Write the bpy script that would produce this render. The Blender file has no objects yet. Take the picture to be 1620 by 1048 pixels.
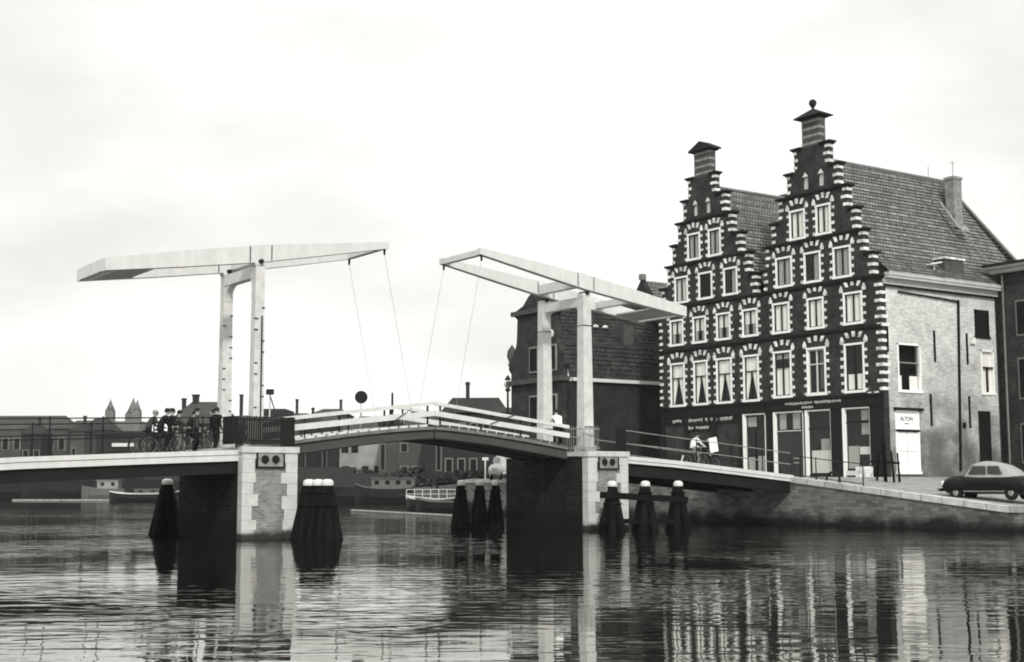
import bpy, bmesh, math, random
from mathutils import Vector, Matrix
random.seed(7)
R = math.radians
sc = bpy.context.scene
C = sc.collection

# ------------------------------------------------------------------ camera
CX, CY, CH = -29.005, -47.820, 1.962
F_PX, PITCH, ROLL, YAW = 2164.6, R(6.376), R(-0.178), R(34.528)
fw = Vector((math.sin(YAW)*math.cos(PITCH), math.cos(YAW)*math.cos(PITCH), math.sin(PITCH)))
rt0 = Vector((math.cos(YAW), -math.sin(YAW), 0)); up0 = rt0.cross(fw)
rt = rt0*math.cos(ROLL)+up0*math.sin(ROLL); up = -rt0*math.sin(ROLL)+up0*math.cos(ROLL)
cam = bpy.data.cameras.new('camera'); cam_o = bpy.data.objects.new('camera', cam); C.objects.link(cam_o)
cam.sensor_width = 36; cam.sensor_fit = 'HORIZONTAL'; cam.lens = F_PX/1620*36
cam.clip_start = .1; cam.clip_end = 9000
M = Matrix((rt, up, -fw)).transposed().to_4x4(); M.translation = (CX, CY, CH); cam_o.matrix_world = M
sc.camera = cam_o

# ------------------------------------------------------------------ sky and sun
SUN = Vector((-.34, -.74, .62)).normalized()       # towards the sun
w = bpy.data.worlds.new('World'); sc.world = w; w.use_nodes = True
nt = w.node_tree; nt.nodes.clear()
def N(t, **k):
    n = nt.nodes.new(t)
    for a, b in k.items(): setattr(n, a, b)
    return n
out = N('ShaderNodeOutputWorld'); bg = N('ShaderNodeBackground'); bg.inputs[1].default_value = .1
sky = N('ShaderNodeTexSky', sky_type='NISHITA', sun_disc=False)
sky.sun_elevation = math.asin(SUN.z); sky.sun_rotation = math.atan2(SUN.x, SUN.y)
sky.air_density = 1; sky.dust_density = 4
bw = N('ShaderNodeRGBToBW'); nt.links.new(sky.outputs[0], bw.inputs[0])
tc = N('ShaderNodeTexCoord'); mp = N('ShaderNodeMapping'); mp.inputs['Scale'].default_value = (1.5, 1.5, 3.6)
nz = N('ShaderNodeTexNoise'); nz.inputs['Scale'].default_value = 2.1; nz.inputs['Detail'].default_value = 5; nz.inputs['Roughness'].default_value = .5
nt.links.new(tc.outputs['Generated'], mp.inputs[0]); nt.links.new(mp.outputs[0], nz.inputs[0])
cr = N('ShaderNodeMapRange'); cr.inputs[1].default_value = .36; cr.inputs[2].default_value = .62; cr.inputs[3].default_value = 9.5; cr.inputs[4].default_value = 12.6
nt.links.new(nz.outputs[0], cr.inputs[0])
mx = N('ShaderNodeMix', data_type='FLOAT'); mx.inputs[0].default_value = .88
nt.links.new(bw.outputs[0], mx.inputs[2]); nt.links.new(cr.outputs[0], mx.inputs[3])
tint = N('ShaderNodeMix', data_type='RGBA', blend_type='MULTIPLY'); tint.inputs[0].default_value = 1
sepz = N('ShaderNodeSeparateXYZ'); nt.links.new(tc.outputs['Generated'], sepz.inputs[0])
zr_ = N('ShaderNodeMapRange', interpolation_type='SMOOTHSTEP'); zr_.inputs[1].default_value = .30; zr_.inputs[2].default_value = .8; zr_.inputs[3].default_value = 1; zr_.inputs[4].default_value = 1.45
nt.links.new(sepz.outputs[2], zr_.inputs[0]); ov = N('ShaderNodeMath', operation='MULTIPLY'); nt.links.new(mx.outputs[0], ov.inputs[0]); nt.links.new(zr_.outputs[0], ov.inputs[1])
nt.links.new(ov.outputs[0], tint.inputs[6]); tint.inputs[7].default_value = (1, 1, .975, 1)
nt.links.new(tint.outputs[2], bg.inputs[0]); nt.links.new(bg.outputs[0], out.inputs[0])
sl = bpy.data.lights.new('sun', 'SUN'); sl.energy = 2.7; sl.angle = R(3); sl.color = (1, .985, .95)
so = bpy.data.objects.new('sun', sl); C.objects.link(so); so.rotation_euler = SUN.to_track_quat('Z', 'Y').to_euler()
sc.view_settings.view_transform = 'Standard'; sc.view_settings.look = 'None'
sc.view_settings.exposure = 0; sc.view_settings.gamma = 1
sc.cycles.filter_width = 1.9; sc.cycles.max_bounces = 6; sc.cycles.volume_bounces = 0

# ------------------------------------------------------------------ materials
def mat(name, g, rough=.8, var=.0, vscale=3, spec=.12, bump=0, bscale=20, pattern=None, axis='yz', bw_=(.24, .075), mortar=None, grime=None, coat=0, stretch=(1, 1, 1)):
    """grey material; var = noise variation, pattern='brick' lays courses, grime=(dark, z_low, z_high) patchy dirt rising to z_high"""
    m = bpy.data.materials.new(name); m.use_nodes = True; t = m.node_tree; b = t.nodes['Principled BSDF']
    def n(ty, **k):
        q = t.nodes.new(ty)
        for a, c in k.items(): setattr(q, a, c)
        return q
    L = t.links.new
    col = lambda v: (v, v*.995, v*.96, 1)
    b.inputs['Base Color'].default_value = col(g); b.inputs['Roughness'].default_value = rough
    b.inputs['Specular IOR Level'].default_value = spec
    if coat: b.inputs['Coat Weight'].default_value = coat; b.inputs['Coat Roughness'].default_value = .06
    src = None
    tcn = n('ShaderNodeTexCoord'); geo = n('ShaderNodeNewGeometry')
    if pattern == 'brick':
        sp = n('ShaderNodeSeparateXYZ'); cb = n('ShaderNodeCombineXYZ'); L(geo.outputs['Position'], sp.inputs[0])
        L(sp.outputs['XYZ'.index(axis[0].upper())], cb.inputs[0]); L(sp.outputs[1 if axis == 'xy' else 2], cb.inputs[1])
        br = n('ShaderNodeTexBrick'); br.inputs['Scale'].default_value = 1
        br.inputs['Brick Width'].default_value = bw_[0]; br.inputs['Row Height'].default_value = bw_[1]
        br.inputs['Mortar Size'].default_value = .008 if bw_[1] < .2 else .03; br.inputs['Bias'].default_value = 0
        br.inputs['Color1'].default_value = col(g*(1-var)); br.inputs['Color2'].default_value = col(g*(1+var))
        br.inputs['Mortar'].default_value = col(mortar if mortar is not None else g*1.6)
        L(cb.outputs[0], br.inputs[0]); src = br.outputs[0]
    if var:
        mp = n('ShaderNodeMapping'); mp.inputs['Scale'].default_value = stretch; L(geo.outputs['Position'], mp.inputs[0])
        no = n('ShaderNodeTexNoise'); no.inputs['Scale'].default_value = vscale; no.inputs['Detail'].default_value = 7; no.inputs['Roughness'].default_value = .65
        L(mp.outputs[0], no.inputs[0])
        mr = n('ShaderNodeMapRange'); mr.inputs[1].default_value = .3; mr.inputs[2].default_value = .7
        mr.inputs[3].default_value = 1-var; mr.inputs[4].default_value = 1+var; L(no.outputs[0], mr.inputs[0])
        mu = n('ShaderNodeMix', data_type='RGBA', blend_type='MULTIPLY'); mu.inputs[0].default_value = 1
        if src: L(src, mu.inputs[6])
        else: mu.inputs[6].default_value = col(g)
        L(mr.outputs[0], mu.inputs[7]); src = mu.outputs[2]
    if grime:
        gd, z0, z1 = grime[:3]
        sp = n('ShaderNodeSeparateXYZ'); L(geo.outputs['Position'], sp.inputs[0])
        no = n('ShaderNodeTexNoise'); no.inputs['Scale'].default_value = grime[3] if len(grime) > 3 else 1.1; no.inputs['Detail'].default_value = 6; no.inputs['Roughness'].default_value = .6
        L(geo.outputs['Position'], no.inputs[0])
        a = n('ShaderNodeMath', operation='MULTIPLY_ADD'); a.inputs[1].default_value = (z1-z0)*1.7; a.inputs[2].default_value = -(z1-z0)*.85
        L(no.outputs[0], a.inputs[0])
        s = n('ShaderNodeMath', operation='ADD'); L(sp.outputs[2], s.inputs[0]); L(a.outputs[0], s.inputs[1])
        mr = n('ShaderNodeMapRange', interpolation_type='SMOOTHSTEP'); mr.inputs[1].default_value = z0; mr.inputs[2].default_value = z1; mr.inputs[3].default_value = 1; mr.inputs[4].default_value = 0
        L(s.outputs[0], mr.inputs[0])
        mu = n('ShaderNodeMix', data_type='RGBA'); L(mr.outputs[0], mu.inputs[0])
        if src: L(src, mu.inputs[6])
        else: mu.inputs[6].default_value = col(g)
        mu.inputs[7].default_value = col(gd); src = mu.outputs[2]
    if src: L(src, b.inputs['Base Color'])
    if bump:
        no = n('ShaderNodeTexNoise'); no.inputs['Scale'].default_value = bscale; no.inputs['Detail'].default_value = 6
        L(geo.outputs['Position'], no.inputs[0])
        bp = n('ShaderNodeBump'); bp.inputs['Strength'].default_value = bump; bp.inputs['Distance'].default_value = .03
        L(no.outputs[0], bp.inputs['Height']); L(bp.outputs[0], b.inputs['Normal'])
    return m
white = mat('white_paint', .56, .55, .10, 3.2, stretch=(1, 1, .3))
white_f = mat('white_window_paint', .8, .5, .06, 3)
white2 = mat('white_paint_weathered', .52, .6, .16, 2.5, grime=(.25, 2.5, 4.6, 1.5))
offwhite = mat('cream_paint', .45, .6, .1)
stone = mat('pale_stone', .62, .8, .6, 3.5, bump=.3)
stone_d = mat('weathered_stone', .22, .85, .4, 3)
pierstone = mat('pier_stone', .48, .85, .14, 3, bump=.4, grime=(.035, .15, .38, 1.5))
pierbrick = mat('pier_brick', .16, .9, .3, 2.5, pattern='brick', axis='xz', bw_=(.22, .07), mortar=.30, grime=(.03, .15, .4, 1.5))
pierdark = mat('pier_shaded_brick', .011, .85, .45, 1.2, pattern='brick', axis='yz', bw_=(.44, .14), mortar=.035, grime=(.008, .5, 1.0, 1))  # shade on the pier sides is put into this near-black brick colour
brickF = mat('dark_brick_front', .025, .85, .42, 1.3, pattern='brick', axis='yz', mortar=.06, bump=.2)
brickX = mat('dark_brick_side', .02, .85, .35, .9, pattern='brick', axis='xz', mortar=.036)
timber = mat('dark_shopfront_timber', .011, .5, .2, 4)
shaftm = mat('grey_gable_brick', .065, .85, .3, 3)
plaster = mat('worn_whitewashed_brick', .5, .85, .2, .8, pattern='brick', axis='xz', bw_=(.24, .08), mortar=.42, grime=(.10, 1.5, 9.8, .6))
plaster_hi = mat('pale_fascia_paint', .42, .8, .15, 2)
tile = mat('grey_roof_tile', .18, .8, .3, 1.2, pattern='brick', axis='xz', bw_=(.24, .215), mortar=.05)
tile_dark = mat('dark_roof_tile', .035, .8, .4, 1.2, pattern='brick', axis='xz', bw_=(.3, .27), mortar=.02)
lead = mat('lead_flashing', .16, .5, .2, 3)
coping = mat('dark_coping', .018, .8, .3, 3)
black = mat('black_paint', .012, .35)
tar = mat('tarred_timber', .006, .8, .7, 5, spec=.06, stretch=(1, 1, .2))
steel = mat('grey_bridge_steel', .055, .5, .22, 1.5, stretch=(.4, 1, 2))
steel_dark = mat('dark_bridge_steel', .011, .55, .3, 2)
fence_m = mat('dark_paling_paint', .013, .6, .4, 6, stretch=(6, 6, .3))
rail_m = mat('grey_rail_paint', .22, .5, .2, 3)
wood = mat('bridge_planks', .14, .85, .35, 5)
street_m = mat('stone_paving', .27, .9, .25, 1.6, bump=.4, bscale=8, pattern='brick', axis='xy', bw_=(.22, .11), mortar=.2)
coping_w = mat('quay_coping_stone', .42, .85, .25, 2.5, pattern='brick', axis='xy', bw_=(.6, 1.1), mortar=.25)
quay_m = mat('quay_wall_masonry', .14, .9, .35, .8, bump=.6, bscale=4, pattern='brick', axis='yz', bw_=(.46, .15), mortar=.09, grime=(.012, .1, .8, .9))
farground = mat('far_ground', .1, .9, .3, .1)
curt = mat('white_curtain', .85, .9, .08, 6, stretch=(4, 4, .3))
curt_g = mat('grey_curtain', .36, .9, .15, 6, stretch=(4, 4, .3))
curt_l = mat('pale_curtain', .6, .9, .12, 6, stretch=(4, 4, .3))
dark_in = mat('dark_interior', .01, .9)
gold = mat('pale_lettering', .42, .6, .2, 5)
skin = mat('skin', .32, .6); hair_d = mat('dark_hair', .02, .6); hair_l = mat('fair_hair', .25, .6)
cloth_d = mat('dark_cloth', .01, .9, .3, 9); cloth_w = mat('white_shirt_cloth', .7, .9, .08, 6); cloth_g = mat('grey_cloth', .16, .9, .2, 8); cloth_m = mat('mid_grey_cloth', .045, .9, .2, 8)
rubber = mat('rubber', .012, .8); chrome = mat('chrome', .75, .18, spec=.8); chrome.node_tree.nodes['Principled BSDF'].inputs['Metallic'].default_value = 1
carp = mat('black_car_lacquer', .006, .3, spec=.15)
lens = mat('headlamp_glass', .8, .15, spec=.8)
def glassmat():
    m = bpy.data.materials.new('window_glass'); m.use_nodes = True; t = m.node_tree; t.nodes.clear()
    o = t.nodes.new('ShaderNodeOutputMaterial'); a = t.nodes.new('ShaderNodeBsdfTransparent'); g = t.nodes.new('ShaderNodeBsdfGlossy')
    g.inputs['Roughness'].default_value = .04; g.inputs['Color'].default_value = (.8, .8, .8, 1); a.inputs[0].default_value = (.92, .92, .9, 1)
    x = t.nodes.new('ShaderNodeMixShader'); x.inputs[0].default_value = .04
    t.links.new(a.outputs[0], x.inputs[1]); t.links.new(g.outputs[0], x.inputs[2]); t.links.new(x.outputs[0], o.inputs[0]); return m
glass = glassmat()
def watermat():
    m = bpy.data.materials.new('canal_water'); m.use_nodes = True; t = m.node_tree; t.nodes.clear(); L = t.links.new
    n = t.nodes.new
    o = n('ShaderNodeOutputMaterial'); d = n('ShaderNodeBsdfDiffuse'); d.inputs[0].default_value = (.006, .006, .0055, 1)
    g = n('ShaderNodeBsdfGlossy'); g.inputs['Roughness'].default_value = .03; g.inputs[0].default_value = (.93, .93, .9, 1)
    fr = n('ShaderNodeFresnel'); fr.inputs[0].default_value = 1.4
    geo = n('ShaderNodeNewGeometry')
    def layer(scale, sx, sy, rot, detail, rough=.5, dist=0):
        r_ = n('ShaderNodeMapping'); r_.inputs['Rotation'].default_value = (0, 0, rot); L(geo.outputs['Position'], r_.inputs[0])
        mp = n('ShaderNodeMapping'); mp.inputs['Scale'].default_value = (sx, sy, 1); L(r_.outputs[0], mp.inputs[0])
        q = n('ShaderNodeTexNoise'); q.inputs['Scale'].default_value = scale; q.inputs['Detail'].default_value = detail; q.inputs['Roughness'].default_value = rough; q.inputs['Distortion'].default_value = dist
        L(mp.outputs[0], q.inputs[0]); return q.outputs[0]
    big = layer(.4, .5, 1, YAW, 1); mid = layer(2.0, .42, 1, YAW, 2, .5, .5); fine = layer(5, .5, 1, YAW+.2, 1); patch = layer(.07, .6, 1, YAW, 2)
    def mul(a, k):
        q = n('ShaderNodeMath'); q.operation = 'MULTIPLY'; L(a, q.inputs[0])
        if isinstance(k, float): q.inputs[1].default_value = k
        else: L(k, q.inputs[1])
        return q.outputs[0]
    def add(a, b):
        q = n('ShaderNodeMath'); q.operation = 'ADD'; L(a, q.inputs[0]); L(b, q.inputs[1]); return q.outputs[0]
    pr = n('ShaderNodeMapRange'); pr.inputs[1].default_value = .38; pr.inputs[2].default_value = .62; pr.inputs[3].default_value = .15; pr.inputs[4].default_value = 1.0; L(patch, pr.inputs[0])
    h = add(add(mul(big, WB), mul(mid, WM)), mul(fine, WF)); h = mul(h, pr.outputs[0])
    bp = n('ShaderNodeBump'); bp.inputs['Strength'].default_value = 1; bp.inputs['Distance'].default_value = 1
    L(h, bp.inputs['Height']); L(bp.outputs[0], g.inputs['Normal']); L(bp.outputs[0], fr.inputs['Normal'])
    fm = n('ShaderNodeMapRange'); fm.interpolation_type = 'SMOOTHSTEP'; fm.inputs[1].default_value = .14; fm.inputs[2].default_value = .46; fm.inputs[3].default_value = .03; fm.inputs[4].default_value = .7; L(fr.outputs[0], fm.inputs[0])
    mix = n('ShaderNodeMixShader'); L(fm.outputs[0], mix.inputs[0]); L(d.outputs[0], mix.inputs[1]); L(g.outputs[0], mix.inputs[2]); L(mix.outputs[0], o.inputs[0])
    return m
WB, WM, WF = .024, .026, .0018
water_m = watermat()

# ------------------------------------------------------------------ mesh helpers
ORG = {}
class MB:
    def __init__(s, *mats): s.v = []; s.f = []; s.mi = []; s.m = list(mats); s.sm = []
    def add(s, vs, fs, m=0, smooth=False):
        b = len(s.v); s.v += [Vector(p) for p in vs]
        for f in fs: s.f.append([b+i for i in f]); s.mi.append(m); s.sm.append(smooth)
    def box(s, x0, x1, y0, y1, z0, z1, m=0):
        if x0 > x1: x0, x1 = x1, x0
        if y0 > y1: y0, y1 = y1, y0
        s.add([(x, y, z) for x in (x0, x1) for y in (y0, y1) for z in (z0, z1)],
              [(0, 1, 3, 2), (4, 6, 7, 5), (0, 4, 5, 1), (2, 3, 7, 6), (0, 2, 6, 4), (1, 5, 7, 3)], m)
    def bar(s, p0, p1, w0, h0, w1=None, h1=None, m=0, side=None):
        p0, p1 = Vector(p0), Vector(p1); w1 = w0 if w1 is None else w1; h1 = h0 if h1 is None else h1
        d = (p1-p0).normalized(); sd = Vector(side) if side else (Vector((0, 0, 1)).cross(d) if abs(d.z) < .95 else Vector((1, 0, 0)).cross(d))
        sd.normalize(); u = d.cross(sd).normalized()
        vs = [p+sd*a*w/2+u*b*h/2 for p, w, h in ((p0, w0, h0), (p1, w1, h1)) for a, b in ((-1, -1), (1, -1), (1, 1), (-1, 1))]
        s.add(vs, [(0, 3, 2, 1), (4, 5, 6, 7)]+[(i, (i+1) % 4, 4+(i+1) % 4, 4+i) for i in range(4)], m)
    def tube(s, p0, p1, r0, r1=None, n=10, m=0, smooth=True):
        p0, p1 = Vector(p0), Vector(p1); r1 = r0 if r1 is None else r1; d = (p1-p0).normalized()
        a = (Vector((0, 0, 1)) if abs(d.z) < .9 else Vector((1, 0, 0))).cross(d).normalized(); b = d.cross(a)
        vs = [p+(a*math.cos(t)+b*math.sin(t))*r for p, r in ((p0, r0), (p1, r1)) for t in [2*math.pi*i/n for i in range(n)]]
        s.add(vs, [(i, (i+1) % n, n+(i+1) % n, n+i) for i in range(n)], m, smooth)
        s.add(vs, [tuple(range(n))[::-1], tuple(range(n, 2*n))], m)
    def lathe(s, c, prof, n=14, m=0):
        c = Vector(c); b = [c+Vector((r*math.cos(2*math.pi*i/n), r*math.sin(2*math.pi*i/n), z)) for r, z in prof for i in range(n)]
        k = len(prof); s.add(b, [(j*n+i, j*n+(i+1) % n, (j+1)*n+(i+1) % n, (j+1)*n+i) for j in range(k-1) for i in range(n)]+[tuple(range(n))[::-1], tuple(range((k-1)*n, k*n))], m, True)
    def prism(s, poly, axis, a, b, m=0):
        def P(u, v, t): return {'x': (t, u, v), 'y': (u, t, v), 'z': (u, v, t)}[axis]
        n = len(poly); s.add([P(u, v, a) for u, v in poly]+[P(u, v, b) for u, v in poly],
              [tuple(range(n)), tuple(range(2*n-1, n-1, -1))]+[(i, n+i, n+(i+1) % n, (i+1) % n) for i in range(n)], m)
    def torus(s, c, ax, Rr, r, n=20, k=6, m=0, a0=0, a1=2*math.pi):
        c = Vector(c); ax = Vector(ax).normalized(); u = (Vector((0, 0, 1)) if abs(ax.z) < .9 else Vector((1, 0, 0))); u = (u-ax*u.dot(ax)).normalized(); v_ = ax.cross(u)
        full = abs(a1-a0-2*math.pi) < 1e-3; nn = n if full else n+1; vs = []
        for i in range(nn):
            t = a0+(a1-a0)*i/n; e = u*math.cos(t)+v_*math.sin(t)
            for j in range(k):
                q = 2*math.pi*j/k; vs.append(c+e*(Rr+r*math.cos(q))+ax*r*math.sin(q))
        s.add(vs, [(i*k+j, i*k+(j+1) % k, ((i+1) % nn)*k+(j+1) % k, ((i+1) % nn)*k+j) for i in range(n) for j in range(k)], m, True)
    def sphere(s, c, r, m=0, n=12, k=8, sz=1):
        c = Vector(c); s.lathe(c, [(max(r*math.sin(math.pi*j/k), .001), -r*math.cos(math.pi*j/k)*sz) for j in range(k+1)], n, m)
    def build(s, name, parent=None, label=None, cat=None, group=None, kind=None, org=None, rec=True):
        o_ = Vector(org) if org is not None else (ORG[parent.name] if parent else Vector((0, 0, 0)))
        me = bpy.data.meshes.new(name); me.from_pydata([p-o_ for p in s.v], [], s.f)
        for q in s.m: me.materials.append(q)
        me.polygons.foreach_set('material_index', s.mi); me.polygons.foreach_set('use_smooth', s.sm)
        if rec:
            b = bmesh.new(); b.from_mesh(me); bmesh.ops.recalc_face_normals(b, faces=b.faces); b.to_mesh(me); b.free()
        me.update(); o = bpy.data.objects.new(name, me); C.objects.link(o)
        if parent: o.parent = parent; ORG[o.name] = o_
        else: o.location = o_; ORG[o.name] = o_
        tag(o, label, cat, group, kind); return o
def tag(o, label=None, cat=None, group=None, kind=None):
    if label: o['label'] = label
    if cat: o['category'] = cat
    if group: o['group'] = group
    if kind: o['kind'] = kind
def thing(name, loc, label, cat, group=None, local=False, rz=0):
    o = bpy.data.objects.new(name, None); C.objects.link(o); o.location = loc; o.rotation_euler = (0, 0, rz); o.empty_display_size = .2
    ORG[o.name] = Vector((0, 0, 0)) if local else Vector(loc); tag(o, label, cat, group); return o
def copy_tree(o, parent=None):
    c = o.copy(); C.objects.link(c); c.parent = parent; ORG[c.name] = ORG.get(o.name, Vector())
    for ch in list(o.children): copy_tree(ch, c)
    return c
def G(px, D, z=0):
    """point at horizontal depth D along the direction px of the view"""
    k = (px-810)/(F_PX/math.cos(PITCH))
    return Vector((CX+D*(math.sin(YAW)+k*math.cos(YAW)), CY+D*(math.cos(YAW)-k*math.sin(YAW)), z))
def ZH(ypx, D): return CH+(766-ypx)*D/F_PX*.985
def gh(y):                                # street level along the quay
    return 2.25 if y >= -.6 else max(2.25+.105*(y+.6), .95)

# ------------------------------------------------------------------ water and ground
wm = MB(water_m)
wm.add([(-4000, -4000, 0), (4000, -4000, 0), (4000, 4000, 0), (-4000, 4000, 0)], [(0, 1, 2, 3)])
wm.build('water', kind='structure')
bank = [(19.3, -60, None), (19.3, -13, None), (19.3, -6.9, None), (19.3, -.6, None), (19.3, 22, None), (22.5, 32, 2.25), (29, 44, 2.2), (38, 62, 2.0), (48, 84, 1.8)]+[tuple(G(a_, b_))[:2]+(1.3,) for a_, b_ in ((610, 170), (500, 188), (400, 200), (250, 210), (100, 217), (-60, 222), (-300, 232), (-1500, 300))]
bk = [(x, y, gh(y) if z is None else z) for x, y, z in bank]
g_ = MB(street_m, farground)
def inland(x, y, i):
    if i <= 4: return (2500, y+(0 if i else -2000))
    return (2500, y*1.0+(i-4)*300)
inn = [inland(x, y, i) for i, (x, y, z) in enumerate(bk)]
for i in range(len(bk)-1):
    a, b = bk[i], bk[i+1]
    if i < 9:
        ia, ib = (a[0]+60+i*4, a[1]+(i > 4)*6*(i-4), a[2]), (b[0]+60+(i+1)*4, b[1]+(i > 3)*6*(i-3), b[2])
    else:
        ia, ib = (a[0]+60+i*4, a[1]+6*(i-4), a[2]), (b[0]+60+(i+1)*4, b[1]+6*(i-3), b[2])
    if i == 0: ia = (79, -60, a[2])
    g_.add([a, b, ib, ia], [(0, 1, 2, 3)], 0 if i < 6 else 1)
    oa, ob = (2500, inn[i][1] if i else -2500, 1), (2500, inn[i+1][1], 1)
    g_.add([ia, ib, ob, oa], [(0, 1, 2, 3)], 1)
g_.add([bk[-1], (2500, 3600, 1), (-2500, 3600, 1), (-2500, bk[-1][1], 1.2)], [(0, 1, 2, 3)], 1)
g_.build('ground', kind='structure', rec=False)
lb = MB(street_m); lb.add([(-20, -6, 2.6), (-20, 380, 2.0), (-900, 380, 1.5), (-900, -60, 1.5), (-90, -25, 2.4)], [(0, 1, 2, 3, 4)]); lb.build('left_ground', kind='structure', rec=False)
# quay walls
q = thing('quay_wall', (19.3, 0, 0), 'rough stained masonry quay wall falling away towards the right, pale coping on top', 'quay wall')
a = MB(quay_m); cp = MB(coping_w)
def sub(pts, step):
    r = []
    for (x0, y0, z0), (x1, y1, z1) in zip(pts, pts[1:]):
        n = max(1, int(math.hypot(x1-x0, y1-y0)/step))
        r += [(x0+(x1-x0)*k/n, y0+(y1-y0)*k/n, z0+(z1-z0)*k/n) for k in range(n)]
    return r+[pts[-1]]
for p0, p1 in zip(bk[:9], bk[1:10]):
    a.add([(p0[0], p0[1], -1), (p1[0], p1[1], -1), (p1[0], p1[1], p1[2]-.2), (p0[0], p0[1], p0[2]-.2)], [(0, 1, 2, 3)])
a.build('wall', q, rec=False)
for p0, p1 in zip(bk[:6], bk[1:7]):
    d = Vector((p1[0]-p0[0], p1[1]-p0[1], 0)).normalized(); nn_ = Vector((d.y, -d.x, 0))
    P0, P1 = Vector(p0), Vector(p1); o1 = -nn_*.06; o2 = nn_*.5; z = Vector((0, 0, 1))
    cp.add([P0+o1-z*.2, P1+o1-z*.2, P1+o1+z*.06, P0+o1+z*.06, P0+o2-z*.2, P1+o2-z*.2, P1+o2+z*.06, P0+o2+z*.06], [(0, 1, 2, 3), (3, 2, 6, 7), (7, 6, 5, 4), (0, 4, 5, 1)])
cp.build('coping', q)
far_q = thing('quay_wall', (69, 226, 0), 'long low dark far quay wall along the river bend behind the bridge', 'quay wall')
a = MB(quay_m)
for p0, p1 in zip(bk[9:], bk[10:]):
    a.add([(p0[0], p0[1], -1), (p1[0], p1[1], -1), (p1[0], p1[1], p1[2]), (p0[0], p0[1], p0[2])], [(0, 1, 2, 3)])
a.build('wall', far_q, rec=False)
a = MB(quay_m); a.box(-20.6, -20, -6, 380, -1, 2.62); a.bar((-20.3, -6.2, .8), (-90, -25.2, .8), .6, 3.6); a.build('quay_wall', label='plain dark quay wall at the left end of the bridge', cat='quay wall', org=(-19.3, 0, 0))

# ------------------------------------------------------------------ bridge piers
WP = 3.03
def pier(x0, x1, label):
    t = thing('bridge_pier', ((x0+x1)/2, -1.46, 0), label, 'bridge pier', 'masonry piers under the drawbridge')
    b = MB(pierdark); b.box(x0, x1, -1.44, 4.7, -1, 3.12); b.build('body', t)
    # front face: pale quoins, brick panel
    b = MB(pierbrick); b.box(x0+.38, x1-.42, -1.46, -1.44, -1, 3.12); b.build('brick_panel', t)
    for q_ in (0, 1):
        b = MB(pierstone); z = -1.0; k = 0
        while z < 3.1:
            h = .36+.13*((k*7+q_*3) % 4)/3; e = (.14 if k % 2 else 0)+.05*((k*5+q_) % 3-1)
            if q_: b.box(x0-.012, x0+.42+e, -1.5, -1.1, z, min(z+h-.008, 3.12))
            else: b.box(x1-.45-e, x1+.012, -1.5, -1.1, z, min(z+h-.008, 3.12))
            z += h; k += 1
        b.build('quoins', t)
    b = MB(pierstone); b.box(x0-.06, x1+.06, -1.56, -.9, 3.12, 3.34); b.box(x0-.05, x1+.05, -.9, 4.76, 3.14, 3.33); b.build('cap', t)
    b = MB(stone_d, steel_dark); xc = (x0+x1)/2
    b.box(xc-.5, xc+.5, -1.53, -1.5, 2.62, 3.09)
    b.box(xc-.56, xc-.5, -1.56, -1.46, 2.58, 3.1, 1); b.box(xc+.5, xc+.56, -1.55, -1.46, 2.58, 3.1, 1); b.box(xc-.56, xc+.56, -1.55, -1.46, 2.56, 2.62, 1)
    for sx in (-.22, .2):
        b.lathe((0, 0, 0), [(0.001, 0)], 3) if False else None
        b.tube((xc+sx, -1.55, 2.88), (xc+sx, -1.525, 2.88), .15, .16, 14, 1)
        b.prism([(xc+sx-.13, 2.88), (xc+sx+.13, 2.88), (xc+sx, 2.68)], 'y', -1.545, -1.527, 1)
    b.build('emblem_panel', t, label='weathered relief panel with two dark round shields')
    return t
pier(-8.93, -6.78, 'left bridge pier with pale stone corners, brick face and paling enclosure on top')
pier(6.78, 8.95, 'right bridge pier with bright stone corners behind three mooring posts and a beam')

# ------------------------------------------------------------------ portals and balance beams
def portal(s, label):
    t = thing('bridge_portal', (7.79*s, 0, 3.3), label, 'portal frame', 'white portal frames of the drawbridge')
    x = 7.79*s
    for y in (0, WP):
        b = MB(white2)
        w0, w1 = (.44, .36) if s < 0 else (.54, .42); b.bar((x, y, 3.3), (x, y, 10.25), w0, w0, w1, w1, side=(0, 1, 0)); b.box(x-.34, x+.34, y-.34, y+.34, 3.32, 3.62)
        for k in range(5):
            pass
        p = b.build('post', t)
        bb = MB(steel_dark)
        if s < 0:
            rr = random.Random(3+int(y))
            for k in range(11):
                z = 4.4+k*.42; sx = rr.choice((-1, 1)); bb.box(x+sx*.14-.06, x+sx*.14+.06, y-.24, y-.1, z, z+.035)
            if y == 0: bb.box(x+.06, x+.1, y-.25, y-.1, 3.4, 8.3)
        else:
            bb.box(x-.25, x+.25, y-.28, y+.2, 4.42, 4.46); bb.box(x-.23, x+.23, y-.255, y+.2, 8.9, 8.93)
        bb.build('iron_strap', p)
    zt = 10.25
    b = MB(white); b.box(x-.17, x+.17, .2, WP-.2, zt-.46, zt-.04)
    b.build('lintel', t)
    for y, d in ((.2, 1), (WP-.2, -1)):
        b = MB(white); n = 6; q = .42 if (d > 0 or s > 0) else .62; pts = [(y, zt-.46), (y+d*q, zt-.46)]+[(y+d*(q-q*math.sin(math.pi/2*k/n)), zt-.46-q*(1-math.cos(math.pi/2*k/n))) for k in range(1, n+1)]
        b.prism(pts, 'x', x-.14, x+.14); b.build('bracket', t)
    for y in (0, WP):
        b = MB(steel_dark, white); b.tube((x-.0, y-.3, zt+.12), (x, y+.3, zt+.12), .09, n=12); b.box(x-.22, x+.22, y-.2, y+.2, zt-.02, zt+.1, 1); b.build('pivot', t)
    return zt
def zc(s, u): return (10.62 if s < 0 else 10.9)+(.165 if s < 0 else .142)*(u) # u = distance from post towards the tip
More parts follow.
